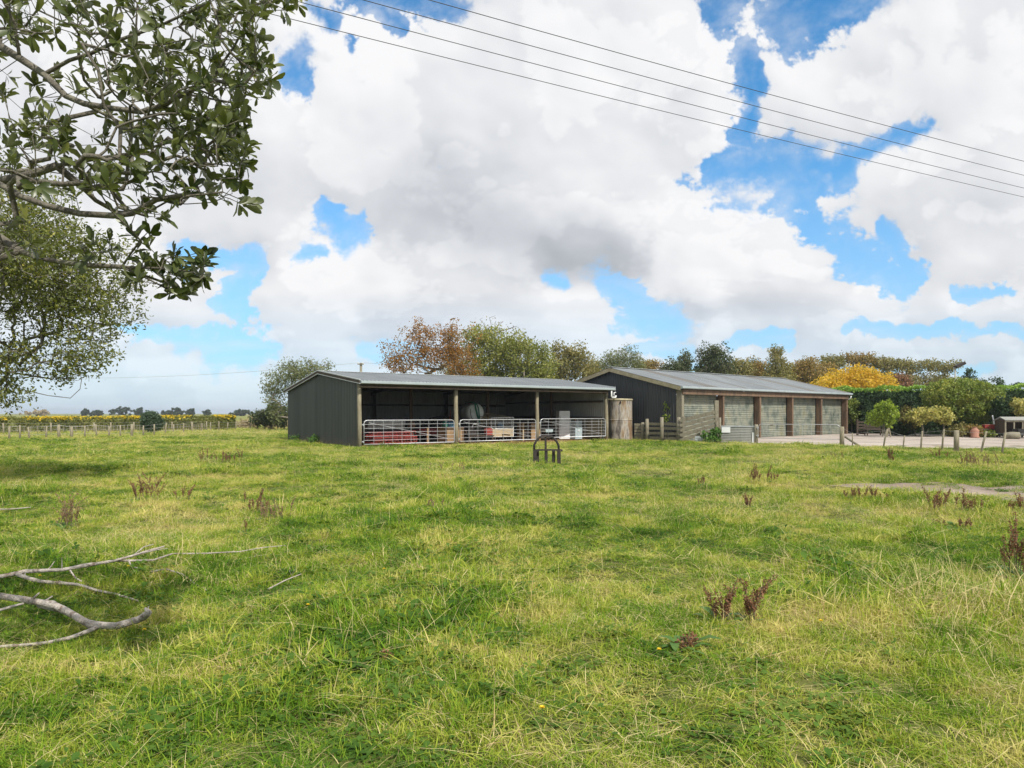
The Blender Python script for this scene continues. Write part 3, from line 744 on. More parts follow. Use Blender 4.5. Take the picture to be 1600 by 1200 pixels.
# white tank on a cradle
e = local1('spray_tank', 739, 3.0, 'white round farm tank lying on its side with green hose over it', 'tank', rz=-.25)
zc = 1.62; b = MB(); r = .50
prof = [(-1.30,.0),(-1.30,r*.6),(-1.26,r*.86),(-1.16,r),(-.6,r),(-.58,r*1.03),(-.52,r*1.03),(-.5,r),(.1,r),(.12,r*1.03),(.18,r*1.03),(.2,r),(.42,r),(.5,r*.86),(.53,r*.6),(.54,0)]
nn = 26; vs = []; fs = []
for yv, rv in prof:
    for k in range(nn): a = 2*PI*k/nn; vs.append((rv*math.cos(a), -yv, zc + rv*math.sin(a)))
for i in range(len(prof)-1):
    for k in range(nn): a, c = i*nn+k, i*nn+(k+1)%nn; fs.append((a, c, c+nn, a+nn))
b.add(vs, fs); b.build('tank_body', M['tankw'], e, True)
b = MB(); b.lathe([(0,0),(.16,0),(.16,.08),(0,.1)], 16, (0,.5,zc+r-.02)); b.build('lid', M['terra'], e)
b = MB()
for s in (-.3,.9):
    b = MB(); b.box(-.5,.5,s-.05,s+.05,zc-.62,zc-.45); b.beam((-.45,s,0),(-.45,s,zc-.45),.07,.07); b.beam((.45,s,0),(.45,s,zc-.45),.07,.07); b.build('cradle', M['darkwood'], e)
e = local1('green_hose', 741, 2.55, 'dark green hose hanging over the front of the white tank', 'hose')
b = MB(); b.tube([(-.02,.9,zc+.56),(0,.1,zc+.56),(.02,-.06,zc+.48),(.03,-.13,zc+.2),(.12,-.14,zc-.15),(.22,-.14,zc-.45),(.3,-.1,zc-.7)], .05, 10)
b.tube([(.1,.4,zc+.55),(.14,-.02,zc+.5),(.2,-.13,zc+.25),(.24,-.14,zc-.1),(.27,-.14,zc-.45)], .035, 8); b.build('hose_line', M['green'], e, True)
b = MB(); b.tube([(-.3,-.1,zc+.2),(-.32,-.14,zc-.1),(-.2,-.14,zc-.4),(.1,-.16,zc-.55)], .02, 8); b.build('thin_line', M['black'], e, True)
# trailer with mesh cage
e = local1('stock_trailer', 785, 1.45, 'small trailer with a white mesh cage and a pale board tailgate', 'trailer')
b = MB(); b.box(-.72,.72,-.02,.04,.30,.72); b.build('tailgate', M['paleply'], e)
b = MB(); b.tube([(-.74,0,.30),(-.74,0,1.32),(.74,0,1.36),(.74,0,.30),(-.74,0,.30)], .024, 8); b.tube([(-.74,0,.75),(.74,0,.75)], .018, 6)
b.build('front_frame', M['white'], e, True)
b = MB()
for i in range(1,16): b.tube([(-.74+i*.0925,0,.75),(-.74+i*.0925,0,1.33)], .006, 5)
for i in range(1,5): b.tube([(-.74,0,.75+i*.118),(.74,0,.75+i*.12)], .006, 5)
b.build('front_mesh', M['galv'], e)
b = MB(); 
for x in (-.85,.74): b.tube([(x,.03,1.34),(x,2.3,1.55),(x,2.3,.6),(x,.03,.6)], .02, 8)
b.tube([(-.85,2.3,1.55),(.74,2.3,1.55)], .02, 8)
for i in range(1,18):
    for x in (-.85,.74): b.tube([(x,i*.127,.7),(x,i*.127,1.34+i*.0117)], .007, 5)
for i in range(1,12): b.tube([(-.85+i*.133,2.3,.7),(-.85+i*.133,2.3,1.55)], .007, 5)
b.build('cage', M['paleply'], e)
b = MB(); b.box(-.86,.75,.06,2.3,.48,.56); b.build('deck', M['darkwood'], e)
for s in (-.98,.87):
    b = MB(); b.tube([(s,1.2,.31),(s+.13,1.2,.31)], .31, 22); b.tube([(s-.005,1.2,.31),(s+.135,1.2,.31)], .15, 16, 1); w_ = b.build('wheel', [M['rubber'], M['white']], e)
b = MB(); b.tube([(-.9,1.2,.31),(.9,1.2,.31)], .03, 8); b.beam((0,1.1,.44),(0,-.7,.4),.06,.06); b.build('axle', M['black'], e)
e = local1('blue_drum', 782, 2.6, 'small blue plastic container loaded inside the mesh cage', 'drum'); e.location.z = .562
b = MB(); b.lathe([(0,0),(.17,0),(.19,.03),(.19,.22),(.2,.24),(.19,.26),(.19,.46),(.16,.5),(0,.5)], 18); b.build('drum_body', M['blue'], e, True)
b = MB(); b.lathe([(0,.5),(.05,.5),(.05,.54),(0,.54)], 10, (.08,0,0)); b.build('cap', M['black'], e)
# fuel can
e = local1('fuel_can', 763, 1.25, 'bright red fuel can left of the pale tailgate', 'fuel can')
e.location.z = .42
b = MB(); b.prism([(-.2,-.12,0),(-.2,-.12,.26),(-.14,-.12,.33),(.1,-.12,.36),(.2,-.12,.3),(.2,-.12,0)], (0,.24,0)); b.build('can_body', M['red'], e)
b = MB(); b.tube([(-.12,0,.33),(-.1,0,.42),(.08,0,.44),(.1,0,.36)], .018, 8); b.build('handle', M['red'], e)
b = MB(); b.tube([(.16,0,.3),(.24,0,.4)], .03, 8); b.build('spout', M['rubber'], e)
e = local1('parts_bench', 748, 1.35, 'low dark bench of machinery parts under the white tank', 'bench')
b = MB(); b.box(-.75,.8,-.3,.3,.36,.41); b.build('bench_top', M['darkwood'], e)
for x in (-.7,.72):
    for y in (-.24,.24): b = MB(); b.box(x-.04,x+.04,y-.04,y+.04,0,.36); b.build('leg', M['darkwood'], e)
e = local1('engine_block', 735, 1.35, 'dark greasy engine on the low parts bench', 'engine'); e.location.z = .412
b = MB(); b.box(-.3,.28,-.2,.2,0,.28); b.box(-.22,.1,-.14,.14,.28,.42); b.build('block', M['black'], e)
b = MB(); b.tube([(-.31,0,.15),(-.35,0,.15)], .13, 16); b.build('pulley', M['brownwood'], e)
b = MB(); b.tube([(0,-.15,.42),(.05,-.22,.6),(.25,-.22,.62)], .03, 8); b.build('exhaust', M['galv'], e)
e = local1('iron_heap', 735, 1.2, 'low tangle of dark iron scrap on the floor under the bench', 'scrap')
b = MB()
for k in range(14):
    x, y = rnd.uniform(-.6,.7), rnd.uniform(-.4,.2); b.beam((x,y,.04+rnd.random()*.08),(x+rnd.uniform(-.4,.4),y+rnd.uniform(-.2,.2),.04+rnd.random()*.25),.04,.05)
b.build_each('iron_bar', M['black'], e)
# plywood cupboard
e = local1('plywood_cupboard', 827, 1.9, 'open brown plywood cupboard behind the middle gate', 'cupboard')
b = MB(); b.box(-.62,.62,.3,.34,.02,1.02); b.box(-.62,-.58,-.25,.296,.02,1.02); b.box(.58,.62,-.25,.296,.02,1.02); b.build('carcass', M['ply'], e)
for z in (.06,.52,1.03): b = MB(); b.box(-.577,.577,-.24,.29,z-.015,z+.015); b.build('shelf', M['brownwood'], e)
b = MB(); b.box(-.08,.58,-.285,-.255,.05,1.0); b.build('door', M['ply'], e)
b = MB(); b.box(-.68,-.60,-.30,-.26,0,1.05); b.build('upright', M['paleply'], e)
# fridge
fx0 = loc1(872, 2.2); e = empty('old_fridge', R1 @ Vector((fx0+.45, 2.3, 0)), A1 - .35); tag(e, 'tall white fridge standing in the last bay', 'fridge')
b = MB(); b.box(-.33,.33,-.26,.33,.04,1.72); b.build('cabinet', M['white'], e)
b = MB(); b.box(-.33,.33,-.315,-.265,.06,1.12); b.build('door', M['white'], e)
b = MB(); b.box(-.33,.33,-.315,-.265,1.14,1.72); b.build('door', M['white'], e)
b = MB()
for z in ((.7,1.05),(1.2,1.45)): b.tube([(-.27,-.345,z[0]),(-.27,-.345,z[1])], .012, 8)
b.build('handle', M['galv'], e)
b = MB()
for x in (-.28,.28):
    for y in (-.2,.28): b.tube([(x,y,0),(x,y,.04)], .02, 8)
b.build_each('foot', M['rubber'], e)
e = local1('water_heater', 900, 1.8, 'waist high pale blue enamel water heater right of the fridge', 'water heater')
b = MB(); b.box(-.27,.27,-.25,.25,.05,1.13); b.build('casing', M['cabinet'], e)
b = MB(); b.box(-.23,.23,-.262,-.252,.12,1.06); b.build('panel', M['cabinet'], e)
b = MB(); b.tube([(0,-.262,.55),(0,-.285,.55)], .06, 14); b.build('dial', M['white'], e)
b = MB(); b.tube([(.0,.05,1.13),(.0,.05,1.25)], .05, 10); b.build('pipe_stub', M['terra'], e)
b = MB()
for x in (-.2,.2): b.box(x-.03,x+.03,-.2,.2,0,.05)
b.build_each('foot', M['rubber'], e)
e = local1('wash_tub', 855, 1.5, 'small pale basin on a dark stand left of the fridge', 'basin')
b = MB(); b.prism([(-.24,-.2,.50),(.24,-.2,.50),(.28,-.2,.66),(-.28,-.2,.66)], (0,.4,0)); b.build('bowl', M['cabinet'], e)
b = MB()
for x in (-.2,.2):
    for y in (-.15,.15): b.beam((x*1.2,y,0),(x,y,.5),.03,.03)
b.build_each('leg', M['black'], e)
e = local1('timber_pile', 925, 2.6, 'low pile of dark boards along the end wall of the shed', 'timber pile')
b = MB()
for k in range(12): b.beam((-1.0+rnd.uniform(-.1,.1),-.4+(k%4)*.2,.05+(k//4)*.09),(1.1+rnd.uniform(-.1,.1),-.4+(k%4)*.2+rnd.uniform(-.05,.05),.05+(k//4)*.09),.15,.05)
b.build('board_layers', M['darkwood'], e)

# ------------------------------------------------------------------ closed shed with roller doors
A2 = math.atan2(.648, .762); O2 = Vector((9.41, 39.4, 0)); R2 = Matrix.Translation(O2) @ Matrix.Rotation(A2, 4, 'Z')
LEN2, DEP2 = 21.0, 9.7
def zr2(y): return 3.12 + (4.42-3.12)*(y+.45)/5.3 if y < 4.85 else 4.42 - (4.42-3.12)*(y-4.85)/5.3
g2 = empty('roller_door_shed', O2, A2); tag(g2, 'dark gabled farm shed with five weathered roller doors between timber posts', 'shed')
for x, s in ((0,-1),(LEN2,1)):
    b = MB(); b.corr((x,.05 if s > 0 else DEP2,0), (0,s,0), (s,0,0), DEP2-.05, .19, .03, lambda q: (0,0,-.1), lambda q, s=s: (0,0,zr2(.05+q if s > 0 else DEP2-q)-.12))
    b.build('gable_wall', M['paint_dark'], g2)
b = MB(); b.corr((LEN2,DEP2+.02,0), (-1,0,0), (0,1,0), LEN2, .19, .03, lambda q: (0,0,-.1), lambda q: (0,0,3.05)); b.build('back_wall', M['paint_dark'], g2)
b = MB()
b.corr((-.3,0,0), (1,0,0), (0,0,1), LEN2+.6, .19, .022, lambda s: (0,-.45,zr2(-.45)), lambda s: (0,4.85,zr2(4.849)))
b.corr((-.3,0,0), (1,0,0), (0,0,1), LEN2+.6, .19, .022, lambda s: (0,4.85,zr2(4.85)), lambda s: (0,10.15,zr2(10.15)))
b.build('roof', M['roof2'], g2)
b = MB(); b.beam((-.3,4.85,4.45),(LEN2+.3,4.85,4.45),.4,.02); b.build('ridge_cap', M['flash'], g2)
for x in (-.29, LEN2+.29):
    b = MB(); b.beam((x,-.45,zr2(-.45)-.14),(x,4.85,4.42-.14),.045,.22); b.beam((x,4.85,4.42-.14),(x,10.15,zr2(10.15)-.14),.045,.22); b.build('barge_board', M['barge'], g2)
b = MB(); z = zr2(-.45); b.prism([(-.3,-.46,z-.16),(-.3,-.46,z),(-.3,-.5,z),(-.3,-.60,z-.02),(-.3,-.60,z-.12),(-.3,-.53,z-.16)], (LEN2+.6,0,0)); b.build('gutter', M['gutter'], g2)
b = MB(); b.box(0,LEN2,-.40,-.34,2.66,2.93); b.box(0.02,LEN2-.02,-.334,.3,2.92,2.95); b.build('lintel', M['brownwood'], g2)
for i in range(6):
    x = i*4.2; b = MB(); x0_, x1_ = (x-.085, x+.085) if 0 < i < 5 else ((x-.02,x+.2) if i == 0 else (x-.2,x+.02))
    b.box(x0_, x1_, -.335, .04, -.2, 2.915); b.build('post', M['oldwood' if i in (0,) else 'brownwood'], g2)
for i in range(5):
    b = MB(); zs = -.02
    b.corr((i*4.2+.12,.10,0), (0,0,1), (0,-1,0), 2.92, .12, .022, lambda s: (0,0,0), lambda s: (3.96,0,0))
    d_ = b.build('roller_door', M['door'], g2)
    m_ = MB(); m_.box(i*4.2+1.9, i*4.2+2.3, .065, .083, .78, .82); m_.build('handle', M['black'], d_)
b = MB(); b.box(.12,LEN2-.12,.06,.14,-.1,.012); b.build('door_sill', M['gravel2'], g2)
b = MB(); x0 = LEN2+.14
b.tube([(x0,-.53,2.9),(x0,-.48,2.72),(x0,-.2,2.6),(x0,-.1,2.5),(x0,-.1,.1)], .04, 10); b.build('downpipe', M['white'], g2, True)

# ------------------------------------------------------------------ tank, yards, ramp
e = empty('water_tank', (6.42,41.0,0)); tag(e, 'stained round concrete water tank standing between the two sheds', 'water tank')
b = MB(); b.lathe([(.70,-.1),(.71,.1),(.70,1.15),(.715,1.17),(.715,1.20),(.70,1.22),(.70,2.36),(.66,2.38),(.66,2.30)], 56); b.build('tank_wall', M['concrete'], e)
b = MB(); b.lathe([(.735,2.34),(.74,2.40),(.70,2.43),(.0,2.47)], 40); b.build('tank_lid', M['barge'], e, True)
b = MB(); b.tube([(-.1,-.74,2.30),(-.1,-.78,2.22),(-.1,-.73,2.15)], .03, 8); b.build('overflow_pipe', M['rubber'], e)

e = empty('yard_rail_fence', (7.6,40,0)); tag(e, 'old grey post and rail stockyard fence in front of the dark gable', 'fence')
def wp(px, Y): return Vector(((px-800)/FPX*Y, Y, 0))
fp = [wp(990,40.6), wp(1004,40.3), wp(1011,39.9), wp(1034,39.0), wp(1060.5,37.9)]
tops = [1.0, 1.05, 1.26, 1.36, 1.36]; rad = [.06,.09,.10,.105,.11]
for p_, z_, r_ in list(zip(fp, tops, rad))[1:]:
    b = MB(); q = p_ - e.location; b.tube([(q.x,q.y,-.2),(q.x+.01,q.y,z_*.5),(q.x,q.y,z_)], [r_*1.05,r_,r_*.95], 12); b.build('post', M['oldwood'], e, True)
for i in range(4):
    for k in range(4 if i > 0 else 5):
        a, c = fp[i] - e.location, fp[i+1] - e.location; zz = .17 + k*(.27 if i > 0 else .18)
        b = MB(); off = Vector((.07,.09,0)); b.beam(a + off + Vector((0,0,zz+rnd.uniform(-.03,.03))), c + off*.99 + Vector((0,0,zz+rnd.uniform(-.03,.03))), .04, .15); b.build('rail', M['oldwood'], e)
e = empty('loading_ramp', wp(1090,37.4)); tag(e, 'old timber loading ramp with side rails climbing to a tall post', 'loading ramp')
A_, B_ = wp(1063,37.85) - e.location, wp(1118,37.0) - e.location
for k in range(5):
    za, zb = .10 + k*.27, .72 + k*.235; b = MB(); n_ = Vector((.0,-.13,0))
    b.beam(A_ + n_ + Vector((-.05,0,za)), B_ + n_ + Vector((.0,0,zb)), .045, .17); b.build('rail', M['oldwood'], e)
off = Vector((.45,1.1,0))
for k in range(5):
    za, zb = .10 + k*.27, .72 + k*.235; b = MB()
    b.beam(A_ + off + Vector((0,0,za)), B_ + off + Vector((0,0,zb)), .045, .17); b.build('rail', M['oldwood'], e)
b = MB(); 
for k in range(9):
    f_ = k/8; q = A_.lerp(B_, f_); z = .06 + f_*.6; b.beam(q + Vector((0,-.05,z)), q + off + Vector((0,.05,z)), .2, .04)
b.build('deck', M['oldwood'], e)
for q, h_, w_ in ((B_ + Vector((.06,.05,0)), 2.27, .2), (B_ + off + Vector((-.1,0,0)), 2.05, .13), (A_ + off, 1.4, .12), (B_ + Vector((-.75,.1,0)), .7, .1)):
    b = MB(); b.box(q.x-w_/2,q.x+w_/2,q.y-w_/2,q.y+w_/2,-.2,h_); b.build('post', M['oldwood'], e)
def iron_sheet(name, A, B, z0, z1, label, mt='galv', group=None, pitch=.085):
    A, B = Vector(A), Vector(B); d = B-A; e = empty(name, (A.x,A.y,0), math.atan2(d.y,d.x)); tag(e, label, 'iron sheet', group)
    b = MB(); b.corr((0,0,z0), (0,0,1), (0,-1,0), z1-z0, pitch, .022, lambda s: (0,0,0), lambda s: (d.length,0,0)); b.build('sheet', M[mt], e)
    return e
e = iron_sheet('corrugated_fence_sheet', wp(1127,36.6), wp(1181,36.0), .02, .90, 'corrugated iron sheet panel leaning between two posts beside the ramp', 'zinc_in')
b = MB(); b.box(.0,1.80,-.035,.0,.86,.93); b.build('top_rail', M['galv'], e)
b = MB(); b.box(.02,.46,-.05,-.04,.56,.85); b.build('patch_plate', M['white'], e)
b = MB(); b.box(1.55,1.72,-.05,-.04,.02,.58); b.build('patch_plate', M['white'], e)
iron_sheet('iron_offcut', wp(1086,36.9), wp(1100,36.7), .02, .36, 'small bright corrugated iron offcut standing beside the leafy plant', 'flash')
for px, Y, h_, lb in ((1125,36.65,1.35,'grey round post at the left end of the corrugated panel'), (1181.5,35.95,1.0,'grey post at the right end of the corrugated panel')):
    e = empty('fence_post', wp(px,Y)); tag(e, lb, 'post'); w_ = .16 if px > 1150 else .1
    b = MB(); b.tube([(0,0,-.2),(0,0,h_*.5),(0,0,h_)], [w_*.62,w_*.58,w_*.55], 10); b.build('post_body', M['oldwood'], e, True)
    b = MB(); b.box(-.02,.02,-w_*.7,w_*.7,h_-.12,h_-.09); b.build('staple', M['galv'], e)
farm_gate('farm_gate', wp(1185,35.8), wp(1312,33.95), .30, 1.02, 'thin pipe gate standing before the roller doors on the gravel', 2, 9, None, .55)

# ------------------------------------------------------------------ bale spike frame standing in the field
Yh = 22.0; e = empty('bale_lifter', (wp(855,Yh).x, Yh, 0), .12); tag(e, 'rusty black steel frame with an arched top standing in the grass', 'implement')
s_ = Yh/FPX
def bx(px): return (px-855)*s_
zz = lambda py: CAMH + (HOR-py)*s_ - 0.0
b = MB(); pts = [(bx(834.5),0,zz(704)),(bx(834.5),0,zz(695)),(bx(837),0,zz(690)),(bx(842.5),0,zz(683.5)),(bx(846),0,zz(682)),(bx(861),0,zz(682)),(bx(864),0,zz(683.5)),(bx(870),0,zz(690)),(bx(873),0,zz(696)),(bx(873.5),0,zz(704))]
b.tube(pts, .037, 8); b.build('arch', M['black'], e, True)
b = MB(); b.beam((bx(852.5),.02,zz(682)),(bx(852.8),.02,zz(703)),.06,.06); b.build('centre_strut', M['black'], e)
b = MB(); b.beam((bx(832.5),-.01,zz(703)),(bx(877),-.01,zz(703)),.06,.05); b.tube([(bx(877),-.01,zz(704)),(bx(879),-.01,zz(704))], .035, 10); b.build('cross_bar', M['black'], e)
for px, w_, y_ in ((835.5,.10,0),(841,.08,.16),(853.7,.085,.05),(866.5,.085,.16),(873.5,.10,0)):
    b = MB(); b.box(bx(px)-w_/2,bx(px)+w_/2,y_-.05,y_+.05,-.05,zz(704)-.005); b.build('leg', M['black'], e)
# ------------------------------------------------------------------ fences
def wire_fence(name, pts, label, hs, rads, leans=None, wires=(.25,.5,.75,.95), wr=.004, nbat=0, mat='post', wmat='fwire', bh=.62):
    o = pts[0]; e = empty(name, (o[0], o[1], 0)); tag(e, label, 'fence')
    top = []
    for i, p_ in enumerate(pts):
        h_, r_ = hs[i], rads[i]; lx, ly = (leans[i] if leans else (rnd.uniform(-.05,.05), rnd.uniform(-.03,.03)))
        x, y = p_[0]-o[0], p_[1]-o[1]; z0 = hgt(p_[0], p_[1])
        b = MB(); b.tube([(x,y,z0-.2),(x+lx*.5,y+ly*.5,z0+h_*.5),(x+lx,y+ly,z0+h_)], [r_*1.05,r_,r_*.95], 8 if r_ > .05 else 6); b.build('post', M[mat], e, True)
        top.append((Vector((x,y,z0)), Vector((lx,ly,h_))))
    for f_ in wires:
        b = MB(); b.tube([a + c*f_ + Vector((0,-.03,0)) for a, c in top], wr, 4); b.build('wire', M[wmat], e)
    for i in range(len(pts)-1):
        for k in range(nbat):
            q = top[i][0].lerp(top[i+1][0], (k+1)/(nbat+1)); b = MB(); b.box(q.x-.02,q.x+.02,q.y-.045,q.y-.01,.05,bh + rnd.uniform(-.03,.03)); b.build('batten', M['oldwood'], e)
    return e
# right hand fence along the gravel yard
sp_ = [(1315.5,696,30,.11,0),(1332,697,21,.025,0),(1379,700,30,.036,7.5),(1410.5,702,22,.03,3),(1438.5,699.5,29.5,.035,2.5),(1471.5,706,34,.036,3.5),(1494.5,706,34,.10,0),(1531.5,709,34,.038,10),(1564.5,707,32,.038,7)]
pts, hs, rads, leans = [], [], [], []
Yl = {1315.5:33.9,1332:33.2,1379:31.6,1410.5:30.6,1438.5:30.0,1471.5:29.0,1494.5:28.4,1531.5:27.4,1564.5:26.6}
for px, py, hp, r_, ln in sp_:
    Y = Yl[px]; p_ = wp(px, Y); pts.append((p_.x, p_.y)); hs.append(hp*Y/FPX); rads.append(r_); leans.append((ln*Y/FPX, 0))
for k in range(4): pts.append((pts[-1][0]+1.6, pts[-1][1]-.6)); hs.append(.9); rads.append(.045 if k % 3 else .1); leans.append((.1,0))
wf = wire_fence('wire_fence', pts, 'wire fence of leaning posts between the grass and the gravel yard', hs, rads, leans, (.93,.6,.3), .0045)
b = MB(); a = Vector((.15,-.03,.42)); c = wp(1343,32.8) - wf.location; b.tube([a, (c.x,c.y,.02)], .055, 8); b.build('stay', M['oldwood'], wf, True)
# left hand fences
Lp = [(-14,43.0,10),(14.5,41.4,0),(31,41.8,0),(46,42.2,-2),(72,42.6,1),(92,42.9,0),(112,43.3,0),(132.5,43.7,0),(151.5,44.1,-2),(170.5,44.6,0),(188,45.1,0),(206,45.7,0),(224,47.5,0),(241,49.3,0),(257.5,51.2,2.5),(271,53.2,0),(287,55,0),(300,57,0),(315.5,59,0),(329,60.5,0),(342,62,0),(355,63.5,1.2),(368,65,1),(391,66,0),(403,66.3,0),(414,66.5,0),(425,66.7,0),(434,66.8,0),(444,67,0)]
pts = [(wp(a,b_).x, b_) for a, b_, _ in Lp]; hs = [.74 + .06*((i*7)%3) for i in range(len(Lp))]
rads = [.085 if i in (5,6,11,17,28) else .05 for i in range(len(Lp))]; leans = [(l*b_/FPX, 0) for a, b_, l in Lp]
wire_fence('wire_fence', pts, 'long wire fence of pale thin posts crossing the field toward the shed', hs, rads, leans, (.95,.65,.35), .006)
pts = []; hs = []; rads = []
HX = [(-80,51),(6,52.4),(80,53.6),(147,55.3),(173,56.2),(210,57.6),(240,59),(268,60.2),(300,61.6),(323,62.8)]
for a, b_ in HX: pts.append((wp(a,b_).x, b_)); hs.append(.85); rads.append(.06)
wire_fence('wire_fence', pts, 'batten and wire fence running right along the gorse hedge', hs, rads, None, (.95,.7,.45), .006, 6)

# ------------------------------------------------------------------ foliage tools
def leaf_quads(C, size, w=.5, rs=None, flat=0.0):
    """one small bent diamond leaf at each row of C"""
    rs = rs or RNG; n = len(C)
    d = rs.normal(size=(n,3)); d[:,2] *= (1-flat); d /= np.linalg.norm(d, axis=1, keepdims=True)
    q = rs.normal(size=(n,3)); q -= d * (q*d).sum(1, keepdims=True); q /= np.linalg.norm(q, axis=1, keepdims=True)
    s = size * rs.uniform(.6, 1.35, (n,1)); a = d*s*.5; b_ = q*s*.5*w
    return np.stack([C-a, C-a*.1+b_, C+a, C-a*.1-b_], 1)

class Skel:
    def __init__(self): self.p, self.par = [], []
    def add(self, p, par): self.p.append(np.array(p, float)); self.par.append(par); return len(self.p)-1
    def path(self, pts, par=-1):
        for q in pts: par = self.add(q, par)
        return par
    def attach(self, tips, rs, sag=.0, wob=.08, seg=.5, up=0.15):
        """grow a twig from the nearest existing node out to every tip"""
        root = self.p[0]; tips = sorted(tips, key=lambda q: np.linalg.norm(q-root)); ends = []
        for q in tips:
            A = np.array(self.p); d = np.linalg.norm(A - q, axis=1)
            pen = np.where(A[:,2] > q[2] + .2, (A[:,2]-q[2])*.6, 0)
            i = int(np.argmin(d + pen)); L_ = d[i]; n = max(1, int(L_/seg)); par = i; a = A[i]
            for k in range(1, n+1):
                f_ = k/n; c = a + (q-a)*f_; c = c + (rs.normal(size=3)*wob*L_*(f_*(1-f_))*2 if k < n else 0)
                c[2] += -4*f_*(1-f_)*L_*up
                par = self.add(c, par)
            ends.append(par)
        return ends
    def mesh(self, b, r0, ex=2.2, n=7, rmax=9, nmin=4):
        m = len(self.p); acc = np.zeros(m); kids = [[] for _ in range(m)]
        for i in range(m):
            if self.par[i] >= 0: kids[self.par[i]].append(i)
        rad = np.zeros(m)
        for i in range(m-1, -1, -1):
            rad[i] = min(rmax, r0 if not kids[i] else sum(rad[k]**ex for k in kids[i])**(1/ex)*1.006)
        self.rad = rad
        starts = [(i, -1) for i in range(m) if self.par[i] < 0]
        while starts:
            i, fr = starts.pop(); pts, rs_ = [], []
            if fr >= 0: pts.append(self.p[fr]); rs_.append(min(rad[fr], rad[i]*1.15))
            c = i
            while True:
                pts.append(self.p[c]); rs_.append(rad[c])
                if not kids[c]: break
                ks = sorted(kids[c], key=lambda k: -rad[k])
                for k in ks[1:]: starts.append((k, c))
                c = ks[0]
            if len(pts) > 1:
                rs_[-1] *= .6
                mr = max(rs_); b.tube(pts, rs_, n if mr > r0*4 else max(nmin, 3 if mr < r0*1.5 else nmin), 0, False)

def make_tree(name, label, X, Y, H, lobes, ntip, nleaf, lsize, leaf, bark='farbark', group='trees behind the sheds', r0=.018, spread=.38, trunk=.35, w=.55, seed=1, cat='tree', shell=.42, droop=0.0, extra_trunks=0, flat=0.0, rmax=.35, lump=.35):
    """lobes: (dx, dy, z, rx, ry, rz) ellipsoids in metres above the tree's foot"""
    rs = np.random.default_rng(seed); e = empty(name, (X, Y, 0)); tag(e, label, cat, group)
    vol = np.array([l[3]*l[4]*l[5] for l in lobes])**.8; vol /= vol.sum(); tips = []
    while len(tips) < ntip:
        l = lobes[rs.choice(len(lobes), p=vol)]; d = rs.normal(size=3); d /= np.linalg.norm(d)
        k = mn.noise(Vector((d[0]*1.8+seed, d[1]*1.8, d[2]*1.8+l[0])))*lump + 1
        r = rs.random()**shell * k; q = np.array([l[0]+d[0]*r*l[3], l[1]+d[1]*r*l[4], l[2]+d[2]*r*l[5]])
        if q[2] > .3: tips.append(q)
    tips = np.array(tips); sk = Skel()
    cz = min(l[2]-l[5]*.5 for l in lobes); th = max(trunk*H, .3)
    top = sk.path([(0,0,-.1),(0.02*H*rs.normal(),0,th*.5),(0.03*H*rs.normal(),0,th)])
    for k in range(extra_trunks):
        a = rs.uniform(0, 2*PI); sk.path([(math.cos(a)*th*.5, math.sin(a)*th*.3, th*1.5),(math.cos(a)*th*.9, math.sin(a)*th*.6, th*2.3)], top)
    sk.path([(0,0,th*1.3)], top)
    sk.attach(list(tips), rs, seg=max(.5, H*.09))
    b = MB(); sk.mesh(b, r0, 2.3, 7, rmax); b.build('trunk', M[bark], e, True)
    C = np.repeat(tips, nleaf, 0); g_ = rs.normal(size=C.shape); g_ /= np.linalg.norm(g_, axis=1, keepdims=True); g_ *= spread*1.7*rs.random((len(C),1))**.45; g_[:,2] *= .75
    if droop: g_[:,2] -= np.abs(rs.normal(size=len(C)))*droop
    C = C + g_; C[:,2] = np.maximum(C[:,2], .15)
    quads_obj('crown', leaf_quads(C, lsize, w, rs, flat), M[leaf], e)
    return e

# ---- trees behind the sheds: (kind of lobes given as pixel boxes at a distance)
def lobes_px(cx, Y, boxes, depth=.9):
    out = []
    for x0, y0, x1, y1 in boxes:
        c = P((x0+x1)/2, (y0+y1)/2, Y); rx = (x1-x0)/2*Y/FPX; rz = (y1-y0)/2*Y/FPX
        out.append((c.x-(cx-800)/FPX*Y, rnd.uniform(-.4,.4), c.z, rx, max(rx*depth, 1.0), rz))
    return out
def T(name, label, cx, Y, boxes, ntip, nleaf, ls, leaf, **kw):
    lb = lobes_px(cx, Y, boxes); H = max(l[2]+l[5] for l in lb)
    return make_tree(name, label, (cx-800)/FPX*Y, Y, H, lb, ntip, nleaf, ls, leaf, **kw)
T('gum_tree', 'drooping olive gum tree rising behind the left gable of the open shed', 452, 62, [(405,575,450,625),(425,560,500,600),(470,555,515,590),(440,600,480,640),(418,600,440,650),(425,625,450,662)], 170, 34, .24, 'eucalypt_leaf', seed=3, spread=.42, droop=.3, w=.35, lump=.5)
T('autumn_tree', 'tall thin crowned autumn tree with rusty leaves behind the open shed', 680, 70, [(590,530,650,600),(625,505,700,590),(660,500,745,600),(640,492,665,540),(690,496,720,540),(700,540,750,620)], 620, 17, .18, 'rust_leaf', seed=4, spread=.42, r0=.022, extra_trunks=3, trunk=.12, w=.7, lump=.6, shell=.6)
T('willow_tree', 'tall green willow right of the rusty autumn tree', 760, 74, [(712,508,800,560),(740,510,810,600),(722,550,815,625)], 300, 38, .26, 'willow_leaf', seed=5, spread=.5, trunk=.25, extra_trunks=2)
T('willow_tree', 'broad green willow sloping down toward the dark gable', 822, 72, [(775,520,850,580),(800,540,876,610),(780,565,866,630)], 300, 38, .26, 'willow_leaf', seed=6, spread=.5, trunk=.25, extra_trunks=2)
